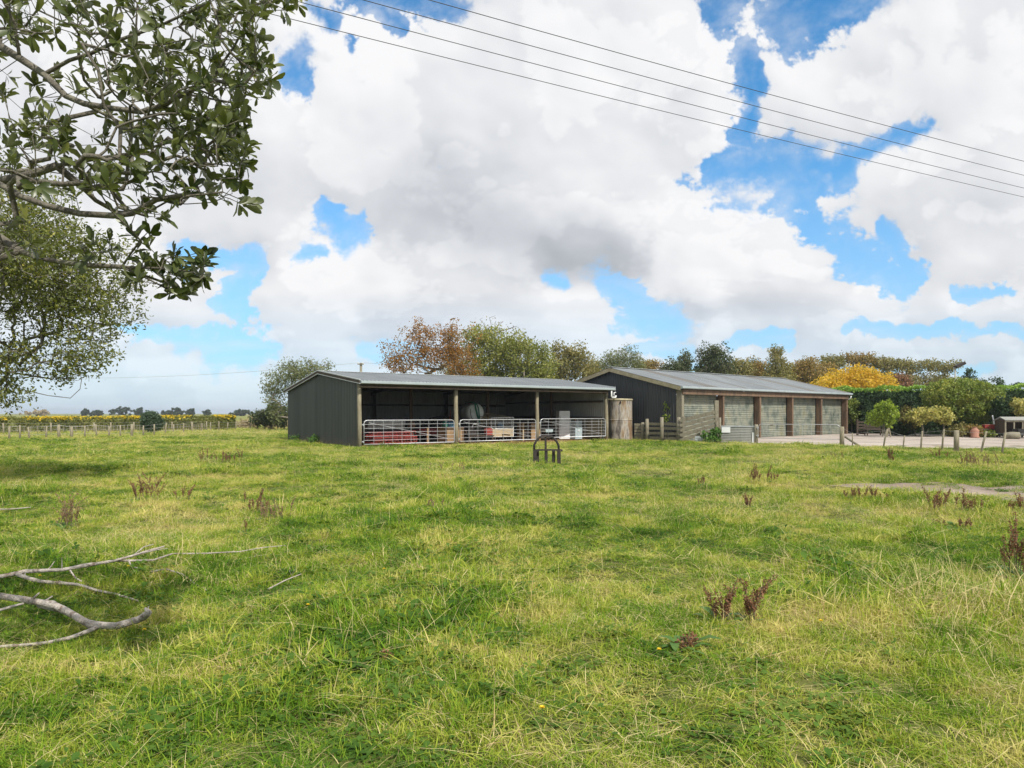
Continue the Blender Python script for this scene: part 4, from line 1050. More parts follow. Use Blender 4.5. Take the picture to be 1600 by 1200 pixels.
T('bare_tree', 'nearly leafless grey tree poking above the willows', 778, 78, [(735,492,800,540),(790,505,815,540)], 120, 2, .18, 'olive_leaf', seed=7, r0=.028, extra_trunks=2, trunk=.3, shell=.7)
T('olive_tree', 'yellow green tree behind the gable peak, left of the weeping one', 895, 76, [(858,548,905,600),(880,535,925,590),(862,530,892,560),(900,560,940,610)], 210, 30, .25, 'olive_leaf', seed=8, spread=.48, lump=.55)
T('weeping_tree', 'weeping green tree standing just above the gable peak', 968, 78, [(932,546,975,590),(950,536,1000,575),(985,548,1006,590)], 180, 34, .26, 'eucalypt_leaf', seed=9, spread=.45, droop=.8, w=.3, lump=.5)
T('young_tree', 'thin bronze tree between the weeping tree and the dark conifers', 1022, 80, [(1012,560,1030,590),(1022,566,1046,596)], 70, 20, .22, 'brown_leaf', seed=10, spread=.3, lump=.6)
T('dark_tree', 'small dark round tree behind the roof ridge', 1050, 78, [(1035,560,1068,600)], 90, 34, .22, 'dark_leaf', seed=11, spread=.38)
T('dark_tree', 'narrow dark tree beside the tallest dark tree over the roof', 1068, 80, [(1060,549,1080,600)], 80, 30, .22, 'dark_leaf', seed=12, spread=.34)
T('dark_tree', 'tallest dark tree with spiky twigs over the roller door shed', 1108, 76, [(1082,548,1120,600),(1092,536,1140,590),(1120,552,1146,600)], 230, 30, .23, 'dark_leaf', seed=13, spread=.36, lump=.55, r0=.022, extra_trunks=3, trunk=.15)
T('olive_tree', 'low olive tree right of the tall dark tree', 1160, 85, [(1140,563,1180,605)], 110, 34, .26, 'olive_leaf', seed=14, spread=.5)
T('birch_tree', 'pointed green tree rising above the bronze trees over the roof', 1213, 82, [(1195,556,1235,600),(1203,540,1226,575),(1185,575,1240,612)], 200, 34, .24, 'olive_leaf', seed=15, spread=.42)
T('bronze_tree', 'bronze tree left of the pointed green tree', 1182, 88, [(1165,560,1202,600)], 110, 34, .26, 'brown_leaf', seed=16, spread=.48)
T('bronze_tree', 'wide rusty tree right of the pointed green tree', 1262, 90, [(1235,560,1290,605),(1250,558,1275,580)], 160, 34, .28, 'brown_leaf', seed=17, spread=.5)
for k, (x0, x1, y0, lf, lb) in enumerate(((1282,1322,556,'olive_leaf','airy flat topped tree just left of the tallest far crown'),(1318,1366,551,'brown_leaf','tallest flat topped crown behind the golden tree'),(1358,1406,558,'olive_leaf','flat topped tree directly behind the right side of the golden tree'),(1392,1440,562,'olive_leaf','rounded olive crown right of the golden tree'),(1428,1496,563,'olive_leaf','broad rounded olive crown left of the floodlight'))):
    T('shelter_tree', lb, (x0+x1)/2, 110, [(x0,y0,(x0+x1)/2+4,y0+17),((x0+x1)/2-6,y0+2,x1,y0+20),(x0+6,y0+20,x1-6,y0+44)], 170, 22, .32, lf, seed=20+k, spread=.6, trunk=.45, r0=.03, group='flat topped trees beyond the hedge', lump=.5)
T('golden_tree', 'broad domed tree in golden autumn leaf above the hedge', 1330, 64, [(1258,585,1345,625),(1290,571,1375,620),(1325,580,1402,625)], 330, 46, .21, 'gold_leaf', seed=30, spread=.34, trunk=.2, group=None, lump=.2)
T('plum_tree', 'dark red leaved tree peeping out right of the golden tree', 1408, 90, [(1395,585,1424,612)], 80, 30, .24, 'dock', seed=31, spread=.4, group=None)
for k, (cx, y0, wd, lb) in enumerate(((1513,576,16,'pointed dark conifer top just right of the floodlight'),(1536,590,9,'thin spiky conifer top behind the clipped tree'),(1556,586,13,'ragged conifer top right of the clipped tree'),(1586,598,12,'dark conifer tip at the far right above the hedge'))):
    Y = 70; e_ = T('conifer', lb, cx, Y, [(cx-wd*.25,y0,cx+wd*.25,y0+12),(cx-wd*.6,y0+8,cx+wd*.6,y0+30),(cx-wd,y0+20,cx+wd,y0+60)], 110, 26, .2, 'hedge_leaf', seed=40+k, spread=.22, trunk=.6, group='conifers behind the hedge', shell=.7)
T('small_tree', 'low dark bushy tree at the left end of the open shed', 425, 66, [(395,640,425,665),(410,632,452,668)], 130, 36, .22, 'dark_leaf', seed=50, spread=.35, trunk=.1, group=None)
for k, (cx, bx_, lf, lb) in enumerate(((715,[(690,545,745,625)],'olive_leaf','dull olive tree filling in behind the rusty autumn tree'),(858,[(838,552,885,625)],'willow_leaf','olive green tree between the willows and the gable peak'),(930,[(912,560,950,610)],'olive_leaf','low olive tree just left of the gable peak'),
    (1002,[(990,562,1018,600)],'olive_leaf','low olive tree right of the weeping tree'),(1135,[(1125,565,1160,605)],'olive_leaf','dull tree filling in beside the tallest dark tree'),(1228,[(1218,572,1262,610)],'olive_leaf','leafy olive tree low behind the pointed green tree'),(1290,[(1270,565,1320,615)],'brown_leaf','brownish tree between the rusty tree and the golden one'))):
    T('belt_tree', lb, cx, 92, bx_, 130, 30, .26, lf, seed=140+k, spread=.55, lump=.45)
# horizon trees far away on the left
for k, (x0, x1, y0, lf, lb) in enumerate(((35,78,642,'tan_leaf','pale tan scrub mound on the far left horizon'),(126,138,640,'far_leaf','small round far tree left of the broad dark one'),(140,160,642,'far_leaf','two low far trees beside the broad dark one'),(167,204,636,'far_leaf','broad dark far tree on the left horizon'),(211,223,638,'far_leaf','small upright far tree left of the bluish shrub'),(252,268,642,'far_leaf','low far tree just right of the bluish shrub'),(266,286,638,'far_leaf','rounded far tree in the middle of the horizon'),(291,304,640,'far_leaf','far tree with a thin mast like tip'),(318,328,641,'far_leaf','tiny far tree above the gorse'),(358,394,640,'far_leaf','wide far clump at the right end of the gorse hedge'))):
    Y = 420; T('distant_tree', lb, (x0+x1)/2, Y, [(x0,y0,x1,650),(x0+(x1-x0)*.4,y0-1,x1-(x1-x0)*.05,648)], 60, 26, 1.1, lf, seed=60+k, spread=.5, trunk=.1, r0=.08, rmax=.6, group='trees on the far horizon')
# ------------------------------------------------------------------ hedges
def hedge(name, label, line, dep, hts, leaf, n, ls, group=None, top=None, topd=.12, lumpy=.12, cat='hedge', flowers=None, fol='foliage'):
    o = line[0]; e = empty(name, (o[0],o[1],0)); tag(e, label, cat, group)
    pts = [Vector((a-o[0], b_-o[1], 0)) for a, b_ in line]; segs = [(pts[i+1]-pts[i]) for i in range(len(pts)-1)]
    Ls = [s.length for s in segs]; tot = sum(Ls); rs = np.random.default_rng(len(label)+n)
    def at(f_):
        q = f_*tot
        for i, l in enumerate(Ls):
            if q <= l or i == len(Ls)-1:
                s = segs[i]/l; p_ = pts[i] + s*q; g_ = min(q/l, 1); return p_, Vector((-s.y, s.x, 0)), hts[i]*(1-g_)+hts[i+1]*g_
            q -= l
    core = MB(); K = int(tot/.6)+2
    for i in range(K+1):
        p_, nr, h_ = at(i/K)
        for dd, z in ((.12,0),(.10,h_-.2),(dep-.1,h_-.2),(dep-.12,0)):
            core.v.append(tuple(p_ + nr*(dd + .07*mn.noise(Vector((i*.7,z,dd)))) + Vector((0,0,z*(1+.02*mn.noise(Vector((i*.9,1,dd))))))))
    for i in range(K):
        for j in range(3): a = i*4+j; core.f.append((a, a+1, a+5, a+4))
    core.f.append((0,3,2,1)); core.f.append((K*4,K*4+1,K*4+2,K*4+3))
    C = []; top_i = []
    for k in range(n):
        f_ = rs.random(); p_, nr, h_ = at(f_); u_ = rs.random(); s_ = f_*tot
        lm = lumpy*mn.noise(Vector((s_*.9, 0, h_*.0+u_*2))) + lumpy*.6*mn.noise(Vector((s_*2.7, 3, u_*5)))
        tt = h_/(2*h_+dep)
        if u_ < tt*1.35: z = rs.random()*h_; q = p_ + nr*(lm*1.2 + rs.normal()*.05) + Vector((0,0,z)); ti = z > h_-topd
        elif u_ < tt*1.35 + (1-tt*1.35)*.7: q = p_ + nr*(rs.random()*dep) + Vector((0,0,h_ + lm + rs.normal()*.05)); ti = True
        else: z = rs.random()*h_; q = p_ + nr*(dep + lm*1.2) + Vector((0,0,z)); ti = False
        C.append(q); top_i.append(ti)
    for side in (0, 1):
        p_, nr, h_ = at(side)
        for k in range(int(n*dep/tot*.5)+20): C.append(p_ + nr*(rs.random()*dep) + Vector((0,0,rs.random()*h_)) + Vector(rs.normal(size=3)*.06)); top_i.append(False)
    C = np.array([tuple(c) for c in C]); top_i = np.array(top_i)
    V = leaf_quads(C, ls, .6, rs)
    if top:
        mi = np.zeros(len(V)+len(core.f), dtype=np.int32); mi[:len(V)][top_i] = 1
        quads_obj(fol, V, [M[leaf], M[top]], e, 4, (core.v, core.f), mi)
    else: quads_obj(fol, V, M[leaf], e, 4, (core.v, core.f))
    if flowers:
        F = []
        while len(F) < flowers:
            f_ = rs.random(); p_, nr, h_ = at(f_); s_ = f_*tot
            if mn.noise(Vector((s_*.35, 9, 0))) + .5*mn.noise(Vector((s_*1.4, 2, 0))) < rs.uniform(-.35,.35): continue
            if rs.random() < .88: q = p_ + nr*(rs.random()**1.5*dep) + Vector((0,0,h_+.03+abs(rs.normal())*.06))
            else: q = p_ + nr*(-.05) + Vector((0,0,h_ - abs(rs.normal())*.08))
            F.append(tuple(q))
        quads_obj('flowers', leaf_quads(np.array(F), .16, .8, rs), M['gorse_flower'], e)
    return e
hedge('gorse_hedge', 'long clipped gorse hedge topped with yellow flowers across the far left field', [(wp(-330,49).x,49),(wp(0,54.4).x,54.4),(wp(368,65.5).x,65.5)], 2.2, [1.15,1.15,1.28], 'gorse_leaf', 34000, .13, flowers=3000, lumpy=.14)
hedge('tan_hedge', 'dull tan brown hedge low behind the fence left of the shed', [(wp(412,72).x,72),(wp(452,72).x,72)], 1.5, [1.25,1.45], 'tan_leaf', 1600, .16, lumpy=.3)
hy0 = [(25.6,55.8),(wp(1450,51.5).x,51.5),(wp(1700,46).x,46),(wp(2000,42).x,42)]
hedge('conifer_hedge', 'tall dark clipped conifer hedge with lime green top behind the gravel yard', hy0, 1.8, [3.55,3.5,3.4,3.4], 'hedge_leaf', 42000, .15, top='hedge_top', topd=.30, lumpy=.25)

def bush(name, label, X, Y, lobes, ntip, nleaf, ls, leaf, stems=None, cat='shrub', seed=1, spread=.12, r0=.01, group=None, shell=.3, lump=.15, bark='bark', rmax=.09):
    rs = np.random.default_rng(seed); e = empty(name, (X,Y,0)); tag(e, label, cat, group)
    vol = np.array([l[3]*l[4]*l[5] for l in lobes])**.8; vol /= vol.sum(); tips = []
    while len(tips) < ntip:
        l = lobes[rs.choice(len(lobes), p=vol)]; d = rs.normal(size=3); d /= np.linalg.norm(d)
        k = 1 + lump*mn.noise(Vector(tuple(d*2.2 + seed))); r = rs.random()**shell*k
        q = np.array([l[0]+d[0]*r*l[3], l[1]+d[1]*r*l[4], l[2]+d[2]*r*l[5]])
        if q[2] > .03: tips.append(q)
    tips = np.array(tips); sk = Skel(); low = min(l[2]-l[5] for l in lobes)
    for s_ in (stems or [[(0,0,-.05),(0,0,max(low,.05)+.1)]]): sk.path(s_)
    sub = tips[rs.choice(len(tips), min(len(tips), 90), replace=False)]
    sk.attach(list(sub), rs, seg=.3); b = MB(); sk.mesh(b, r0, 2.3, 6, rmax); b.build('stem', M[bark], e, True)
    C = np.repeat(tips, nleaf, 0); g_ = rs.normal(size=C.shape); g_ /= np.linalg.norm(g_,axis=1,keepdims=True); C = C + g_*spread*1.7*rs.random((len(C),1))**.4; C[:,2] = np.maximum(C[:,2], .02)
    quads_obj('foliage', leaf_quads(C, ls, .6, rs), M[leaf], e)
    return e
def bpx(cx, Y, boxes): return lobes_px(cx, Y, boxes, .85)
# clipped tree
Y = 47.5; X = (1503-800)/FPX*Y
bush('clipped_tree', 'big rounded clipped shrub tree in front of the conifer hedge', X, Y, [(-1.35,0,2.75,1.15,1.5,1.0),(-.5,0,2.95,1.3,1.7,1.0),(.5,0,2.9,1.4,1.7,1.0),(1.45,0,2.65,1.05,1.4,.95),(-1.2,0,1.95,1.2,1.4,.85),(.2,0,2.0,1.5,1.5,.9),(1.3,.1,1.8,1.0,1.2,.8)], 2100, 24, .12, 'topiary_leaf', [[(0,0,-.1),(0,0,.6),(.2,0,1.2)],[(-.9,.2,-.1),(-.8,.2,1.2)],[(1.0,.3,-.1),(.9,.3,.9)]], 'tree', 61, .11, .012, lump=.08, shell=.12, rmax=.1)
# yard garden shrubs
for k, (cx, Y, bx_, leaf, nt_, nl, nm, lb, st) in enumerate((
    (1381,46.5,[(1361,634,1402,668),(1370,628,1394,655)],'lime_leaf',180,22,'lime_tree','small round lime green tree leaning over the yard fence',[[(-.1,0,-.05),(-.05,0,.9)],[(.12,0,-.05),(0,0,.9)]]),
    (1443,46.0,[(1426,640,1446,662),(1436,637,1458,658)],'varie_leaf',110,18,'variegated_shrub','creamy yellow variegated shrub, left of the pair',[[(0,0,-.05),(-.05,0,.55),(-.1,0,.9)],[(.05,0,-.05),(.35,0,.6)]]),
    (1475,46.0,[(1462,640,1488,662),(1468,636,1482,650)],'varie_leaf',110,18,'variegated_shrub','creamy yellow variegated shrub, right of the pair',[[(0,0,-.05),(0,0,.8)],[(.0,0,-.05),(-.45,0,.7)]]),
    (1414,48.5,[(1400,640,1430,676),(1406,618,1420,650),(1396,655,1434,680)],'hedge_leaf',240,30,'conifer','bushy young conifer between the lime tree and the variegated shrubs',None),
    (1346,53.5,[(1334,640,1358,676),(1340,622,1352,650)],'hedge_leaf',160,30,'conifer','young dark conifer beside the end of the roller door shed',None),
    (1331,54,[(1320,622,1338,664)],'topiary_leaf',110,26,'bay_shrub','green shrub tight against the end of the roller door shed',[[(0,0,-.05),(0,0,.7)]]),
    (1500,46.5,[(1488,662,1520,680),(1480,668,1500,682)],'olive_leaf',120,20,'garden_shrub','low straggly shrub under the clipped tree',None),
    (1515,45.8,[(1508,664,1524,682)],'brown_leaf',60,16,'garden_shrub','reddish brown low shrub beside the terracotta pot',None),
    (1536,45.5,[(1526,668,1546,684)],'topiary_leaf',70,20,'garden_shrub','dark green low shrub right of the terracotta pot',None),
    (1563,46.2,[(1556,628,1580,664),(1548,620,1574,660),(1560,650,1576,680)],'hedge_leaf',200,28,'conifer','dark leafy young tree right of the clipped tree',[[(0,0,-.05),(0,0,.8)]]),
    (1597,44.8,[(1588,622,1612,650)],'varie_leaf',110,18,'garden_tree','yellow leaved small tree at the far right by the hutch',[[(0,0,-.05),(0,0,.9)]]),
    (1430,47.8,[(1408,634,1440,668)],'olive_leaf',140,26,'garden_shrub','dull olive shrub behind the left variegated shrub',None))):
    bush(nm, lb, (cx-800)/FPX*Y, Y, bpx(cx, Y, bx_), nt_, nl, .15, M and leaf, st, 'tree' if 'tree' in nm else ('conifer' if nm == 'conifer' else 'shrub'), 70+k, .13, .012, shell=.4, lump=.3)
bush('bluish_shrub', 'round bluish green shrub standing against the gorse hedge', (238-800)/FPX*55.5, 55.5, bpx(238, 55.5, [(226,648,252,675),(228,643,248,662)]), 200, 26, .15, 'blue_leaf', None, 'shrub', 95, .13)
bush('tank_sapling', 'thin pale green sapling growing against the dark gable', wp(1042,39.9).x, 39.9, [(0,0,1.75,.18,.18,.4),(.12,0,1.35,.35,.2,.25),(-.05,0,2.05,.15,.15,.2)], 60, 5, .09, 'lime_leaf', [[(.05,0,-.05),(.05,0,.9),(0,0,1.4),(-.05,0,2.0)]], 'plant', 96, .07, .006)
bush('broadleaf_plant', 'lush big leaved green plant at the foot of the loading ramp', wp(1110,36.5).x, 36.5, [(0,0,.35,.42,.3,.35),(-.2,-.1,.25,.35,.25,.22),(.3,.0,.45,.25,.25,.4)], 60, 9, .17, 'weed_leaf', None, 'plant', 97, .1, .006)
bush('tan_scrub', 'dry tan scrub bush just right of the end of the gorse hedge', wp(385,71).x, 71, bpx(385,71,[(368,656,386,672),(380,652,402,672)]), 90, 16, .16, 'tan_leaf', None, 'shrub', 88, .16)
for k, (px, Y, w_, h_, lb) in enumerate(((470,38.3,.7,.45,'low weeds at the foot of the grey gable wall, farther patch'),(497,35.9,.5,.55,'low weeds at the foot of the grey gable wall, nearer patch'))):
    bush('weed_clump', lb, wp(px,Y).x, Y, [(0,0,h_*.3,w_,.3,h_*.5)], 90, 9, .09, 'weed_leaf', None, 'weed', 98+k, .08, .004)

# ------------------------------------------------------------------ yard things on the right
def at_yard(name, px, Y, label, cat, rz=0.0, group=None):
    e = empty(name, wp(px,Y), rz); tag(e, label, cat, group); return e
e = at_yard('pallet_stack', 1343, 49.5, 'weathered timber pallet stood on edge beside the shed end', 'pallet')
b = MB()
for k in range(5): b.box(-.1,.42,-.03,.0,.08+k*.2,.2+k*.2)
b.build('slat', M['darkwood'], e)
b = MB(); b.box(-.22,-.1,-.06,.04,0,1.15); b.build('upright', M['darkwood'], e)
e = at_yard('garden_bench', 1364, 49.0, 'dark slatted garden bench in the shade of the hedge', 'bench')
b = MB(); 
for k in range(3): b.box(-.6,.6,.1-.0,.13,.45+k*.13,.55+k*.13)
b.build('backrest', M['darkwood'], e)
b = MB(); b.box(-.6,.6,-.35,.08,.40,.44); b.build('seat', M['darkwood'], e)
for x in (-.55,.55):
    for y in (-.3,.05): b = MB(); b.box(x-.03,x+.03,y-.03,y+.03,0,.4); b.build('leg', M['darkwood'], e)
e = at_yard('a_frame_prop', 1389, 45.5, 'pale wooden prop stake beside the lime green tree', 'stake')
b = MB(); b.beam((-.12,0,0),(-.05,0,.62),.08,.05); b.beam((.12,0,0),(.0,0,.62),.08,.05); b.build('stake_pair', M['post'], e)
e = at_yard('terracotta_pot', 1523, 44.3, 'tall terracotta chimney pot standing on the gravel edge', 'pot')
b = MB(); b.lathe([(0,0),(.24,0),(.26,.05),(.22,.1),(.25,.45),(.2,.55),(.13,.62),(.13,.68),(.16,.70),(.12,.70),(.1,.6)], 22); b.build('pot_body', M['terra'], e, True)
b = MB(); b.lathe([(.262,.02),(.285,.05),(.262,.08)], 22); b.build('rim', M['terra'], e, True)
e = at_yard('dark_table', 1545, 45.2, 'long dark bench table under the young tree', 'table')
b = MB(); b.box(-1.0,1.6,-.35,.35,.50,.57); b.build('table_top', M['darkwood'], e)
for x in (-.9,1.5):
    for y in (-.28,.28): b = MB(); b.box(x-.05,x+.05,y-.05,y+.05,0,.5); b.build('leg', M['darkwood'], e)
e = at_yard('orange_planter', 1548, 45.2, 'orange planter trough on the dark bench table', 'planter'); e.location.z = .571
b = MB(); b.prism([(-.45,-.14,0),(.45,-.14,0),(.5,-.17,.26),(-.5,-.17,.26)], (0,.3,0)); b.build('trough', M['red'], e)
b = MB(); b.box(-.52,.52,-.19,.15,.26,.29); b.build('rim', M['terra'], e)
e = at_yard('white_pipe', 1553, 45.9, 'thin pale curved trunk like pipe rising behind the orange planter', 'pipe')
b = MB(); b.tube([(.0,0,-.05),(.02,0,.7),(-.03,0,1.15),(-.1,0,1.45)], [.06,.055,.05,.04], 10); b.build('pipe_body', M['white'], e, True)
b = MB(); b.tube([(0,0,.3),(0,0,.36)], .075, 10); b.build('collar', M['galv'], e)
e = at_yard('animal_hutch', 1586, 44.4, 'wooden hutch with grey roof and mesh front at the far right', 'hutch')
b = MB(); b.prism([(-1.0,-.5,1.18),(-1.0,0,1.36),(-1.0,.6,1.12),(-1.0,.6,1.07),(-1.0,0,1.30),(-1.0,-.5,1.13)], (2.6,0,0)); b.build('roof', M['zinc_in'], e)
b = MB(); b.box(-.92,1.5,.5,.54,.35,1.1); b.box(-.92,-.88,-.35,.49,.35,1.15); b.box(1.46,1.5,-.35,.49,.35,1.15); b.box(-.92,1.5,-.35,.49,.30,.345); b.build('hutch_wall', M['darkwood'], e)
b = MB()
for x in (-.9,-.35,.2,.75,1.45): b.box(x-.04,x+.04,-.42,-.36,.3,1.13)
b.box(-.94,1.5,-.44,-.425,1.03,1.12); b.box(-.94,1.5,-.44,-.425,.30,.38); b.build('frame', M['oldwood'], e)
for x in (-.85,1.42):
    for y in (-.3,.45): b = MB(); b.box(x-.04,x+.04,y-.04,y+.04,0,.3); b.build('leg', M['darkwood'], e)
e = at_yard('log_round', 1583, 42.2, 'cut log lying end on at the edge of the gravel', 'log')
b = MB(); b.tube([(-.45,.1,.22),(.0,0,.23),(.3,-.1,.22)], [.2,.22,.21], 16); b.build('log_body', M['oldwood'], e, True)
b = MB(); b.tube([(.3,-.1,.22),(.31,-.103,.22)], .17, 16); b.build('cut_face', M['ply'], e)
e = at_yard('wheelbarrow', 1600, 42.4, 'black tub wheelbarrow parked on the gravel at the right edge', 'wheelbarrow')
b = MB(); b.prism([(-.45,-.25,.32),(.35,-.25,.32),(.55,-.3,.62),(-.6,-.3,.62)], (0,.55,0)); b.build('tub', M['rubber'], e)
b = MB(); b.tube([(-.62,-.05,.2),(-.62,.05,.2)], .2, 18); b.build('wheel', M['rubber'], e)
b = MB()
for y in (-.22,.22): b.tube([(-.62,y*.3,.2),(0,y,.3),(.9,y,.55)], .018, 8); b.tube([(.3,y,.3),(.4,y,0)], .018, 8)
b.build('handle_frame', M['galv'], e)
# floodlight
e = at_yard('floodlight_pole', 1492.5, 60, 'grey pole with a square floodlight above the hedge', 'floodlight')
b = MB(); b.tube([(0,0,-.1),(0,0,2.5),(0,0,5.55)], [.085,.07,.06], 12); b.build('pole', M['zinc_in'], e, True)
b = MB(); b.box(-.15,.1,-.03,.03,5.50,5.56); b.tube([(0,0,5.5),(.22,0,5.65)], .025, 8); b.build('bracket', M['galv'], e)
b = MB(Matrix.Translation((.38,0,5.78)) @ Matrix.Rotation(-.45,4,'Y')); b.box(-.42,.42,-.25,.25,-.12,.10); b.build('lamp_head', M['black'], e)
b = MB(Matrix.Translation((.38,0,5.78)) @ Matrix.Rotation(-.45,4,'Y')); b.box(-.36,.36,-.2,.2,-.14,-.122); b.build('lamp_glass', M['black'], e)
# pole and wire behind the open shed
Yp = 62; Xp = (564-800)/FPX*Yp; e = empty('power_pole', (Xp,Yp,0)); tag(e, 'short grey wooden power pole behind the open shed roof', 'power pole')
ztop = CAMH + (HOR-567)*Yp/FPX
b = MB(); b.tube([(0,0,-.2),(0,0,3),(0,0,ztop)], [.15,.13,.11], 12); b.build('pole', M['oldwood'], e, True)
b = MB(); b.beam((-.28,-.14,ztop-.12),(.28,-.14,ztop-.12),.08,.1); b.build('cross_arm', M['oldwood'], e)
for x in (-.2,.2): b = MB(); b.lathe([(0,0),(.04,0),(.04,.05),(.055,.06),(.055,.1),(0,.12)], 10, (x,-.14,ztop-.07)); b.build('insulator', M['white'], e)
def wire(name, label, A, B, sag, r, n=28, mt='wire', group=None):
    A, B = Vector(A), Vector(B); b = MB()
    b.tube([A.lerp(B, k/n) - Vector((0,0,4*sag*(k/n)*(1-k/n))) for k in range(n+1)], r, 6)
    o = b.build(name, M[mt], None, True); tag(o, label, 'wire', group); return o
wire('service_wire', 'single pale service wire running left from the short pole to the far field', (Xp-.2,Yp-.14,ztop-.0), P(-60,585,95), .9, .016, mt='flash')
wire('service_wire', 'thin wire running right from the short pole behind the trees', (Xp+.2,Yp-.14,ztop), (Xp+30,Yp+14,ztop+1.0), .5, .008)
Z = 8.0
for k, (p0, p1, ls) in enumerate((((671,0),(1600,251),'uppermost of the four overhead power lines'),((568,0),(1600,273),'second overhead power line from the top'),((472,4),(1600,293),'third overhead power line from the top'),((460,31),(1600,307),'lowest of the four overhead power lines'))):
    a = P(p0[0], p0[1], (Z-CAMH)*FPX/(HOR-p0[1])); c = P(p1[0], p1[1], (Z-CAMH)*FPX/(HOR-p1[1]))
    d = (c-a); A_, B_ = a - d*.9, c + d*1.0
    # hang the span so that it passes through both sighted points
    f1 = .9/2.9; f2 = 1.9/2.9; sg = .35
    dz = 4*sg*f1*(1-f1); A_.z += dz; B_.z += dz
    wire('power_line', ls, A_, B_, sg, .006, 48, group='overhead power lines')
# poles carrying them, out of frame at both ends
# ------------------------------------------------------------------ near tree overhanging the camera's left
def leaves6(B, D, U, ln, wd, curl=.12, fold=.25):
    """obovate leaves: base points B, directions D, upward normals U (n,3)"""
    Sd = np.cross(D, U); Sd /= np.linalg.norm(Sd, axis=1, keepdims=True) + 1e-9; Un = np.cross(Sd, D)
    l = ln[:,None]; w = wd[:,None]; n = len(B)
    def pt(a, s, u): return B + D*l*a + Sd*w*s + Un*(l*u)
    V = np.stack([B, pt(.36,-.33,fold*.12), pt(.70,-.5,fold*.18-curl*.25), pt(.93,-.26,fold*.08-curl*.8), pt(1.0,0,-curl), pt(.93,.26,fold*.08-curl*.8), pt(.70,.5,fold*.18-curl*.25), pt(.36,.33,fold*.12), pt(.40,0,-.01), pt(.74,0,-curl*.3)], 1)
    base = (np.arange(n)*10)[:,None]
    q = np.array([[1,8,9,2],[8,7,6,9],[2,9,4,3],[9,6,5,4]]); tr = np.array([[0,8,1],[0,7,8]])
    faces = [tuple(r) for r in (base[:,None,:]*1 + q[None]).reshape(-1,4)] + [tuple(r) for r in (base[:,None,:]*1 + tr[None]).reshape(-1,3)]
    return V.reshape(-1,3), faces
def mesh_obj(name, V, F, mat, parent=None, smooth=True):
    me = bpy.data.meshes.new(name); me.from_pydata(V.tolist() if hasattr(V,'tolist') else V, [], F); me.materials.append(mat)
    if smooth: me.polygons.foreach_set('use_smooth', [True]*len(me.polygons))
    o = bpy.data.objects.new(name, me); COL.objects.link(o); o.parent = parent; return o
rs = np.random.default_rng(5)
nt_ = empty('broadleaf_tree', (-4.7, 4.4, 0)); tag(nt_, 'near spreading tree whose broad leaved boughs overhang the top left corner', 'tree', 'spreading trees on the left')
OT = np.array([-4.7, 4.4, 0.0])
sk = Skel()
sk.path([(0,0,-.15),(.05,0,.6),(.02,-.05,1.3),(.12,-.05,1.9)])
j0 = 2; jt = 3
def px_path(lst): return [np.array(P(a, b_, c)) - OT for a, b_, c in lst]
limbs = {
 'A': (jt, [(-260,60,3.9),(-110,20,3.7),(0,72,3.5),(31,91,3.45),(69,116,3.4),(103,150,3.35),(131,162,3.3),(175,169,3.25),(219,175,3.2),(250,166,3.15),(288,147,3.1),(330,125,3.05),(366,72,3.0),(381,44,3.0),(397,22,2.95),(419,3,2.9)]),
 'B': (jt, [(-220,90,4.1),(-60,50,3.9),(0,45,3.8),(40,41,3.75),(58,15,3.7),(110,-30,3.7)]),
 'C': (jt, [(-250,330,4.2),(-100,310,3.9),(0,283,3.7),(41,275,3.65),(88,259,3.6),(156,247,3.5),(203,240,3.45),(266,222,3.4),(312,200,3.35),(345,170,3.3)]),
 'D': (2, [(-240,330,4.0),(-110,300,3.8),(0,288,3.5),(31,306,3.4),(75,322,3.35),(125,334,3.3),(175,337,3.2),(206,334,3.15),(244,312,3.1),(281,306,3.1),(312,303,3.05),(353,284,3.0)]),
 'E': (2, [(-230,340,4.1),(-100,345,3.8),(0,371,3.5),(32,392,3.45),(63,404,3.4),(104,411,3.35),(142,415,3.3),(190,417,3.2),(222,431,3.15),(247,444,3.1),(269,455,3.1)]),
}
ends = {}
for k_, (par, l_) in limbs.items(): ends[k_] = sk.path(px_path(l_), par)
def near_node(px, py, Y):
    q = np.array(P(px, py, Y)) - OT; return int(np.argmin(np.linalg.norm(np.array(sk.p) - q, axis=1)))
sk.path(px_path([(109,94,3.35),(141,84,3.3),(188,62,3.3),(250,40,3.25),(310,12,3.2)]), near_node(69,116,3.4))
sk.path(px_path([(381,134,3.0),(398,112,3.0),(412,98,2.95)]), near_node(330,125,3.05))
sk.path(px_path([(360,160,3.1),(382,190,3.1),(384,200,3.1)]), near_node(288,147,3.1))
sk.path(px_path([(205,395,3.15),(222,372,3.1),(232,362,3.1)]), near_node(190,417,3.2))
sk.path(px_path([(222,418,3.15),(262,420,3.1),(300,425,3.05),(318,432,3.0)]), near_node(190,417,3.2))
REG = [(120,0,400,150,120),(300,20,420,160,26),(0,-10,130,60,30),(200,110,385,260,95),(150,130,330,230,34),(0,180,110,250,26),(90,220,250,300,24),
       (255,225,388,320,34),(170,300,285,345,12),(0,112,90,160,7),(400,-10,470,22,8),(130,240,200,300,16),(0,250,60,300,8),(365,85,425,140,10),(330,180,388,240,18),
       (200,362,245,440,8),(245,395,330,440,15),(262,440,300,465,5),(120,370,180,405,7),(-20,340,60,410,9),
       (-420,-260,460,-10,170),(-420,-10,-10,440,120)]
tips = []
for x0,y0,x1,y1,n_ in REG:
    for _ in range(int(n_*2.3)):
        tips.append(np.array(P(rs.uniform(x0,x1), rs.uniform(y0,y1), rs.uniform(2.75,4.1) if y0 < 340 else rs.uniform(2.95,3.3))) - OT)
ends_ = sk.attach(tips, rs, wob=.10, seg=.10, up=.05)
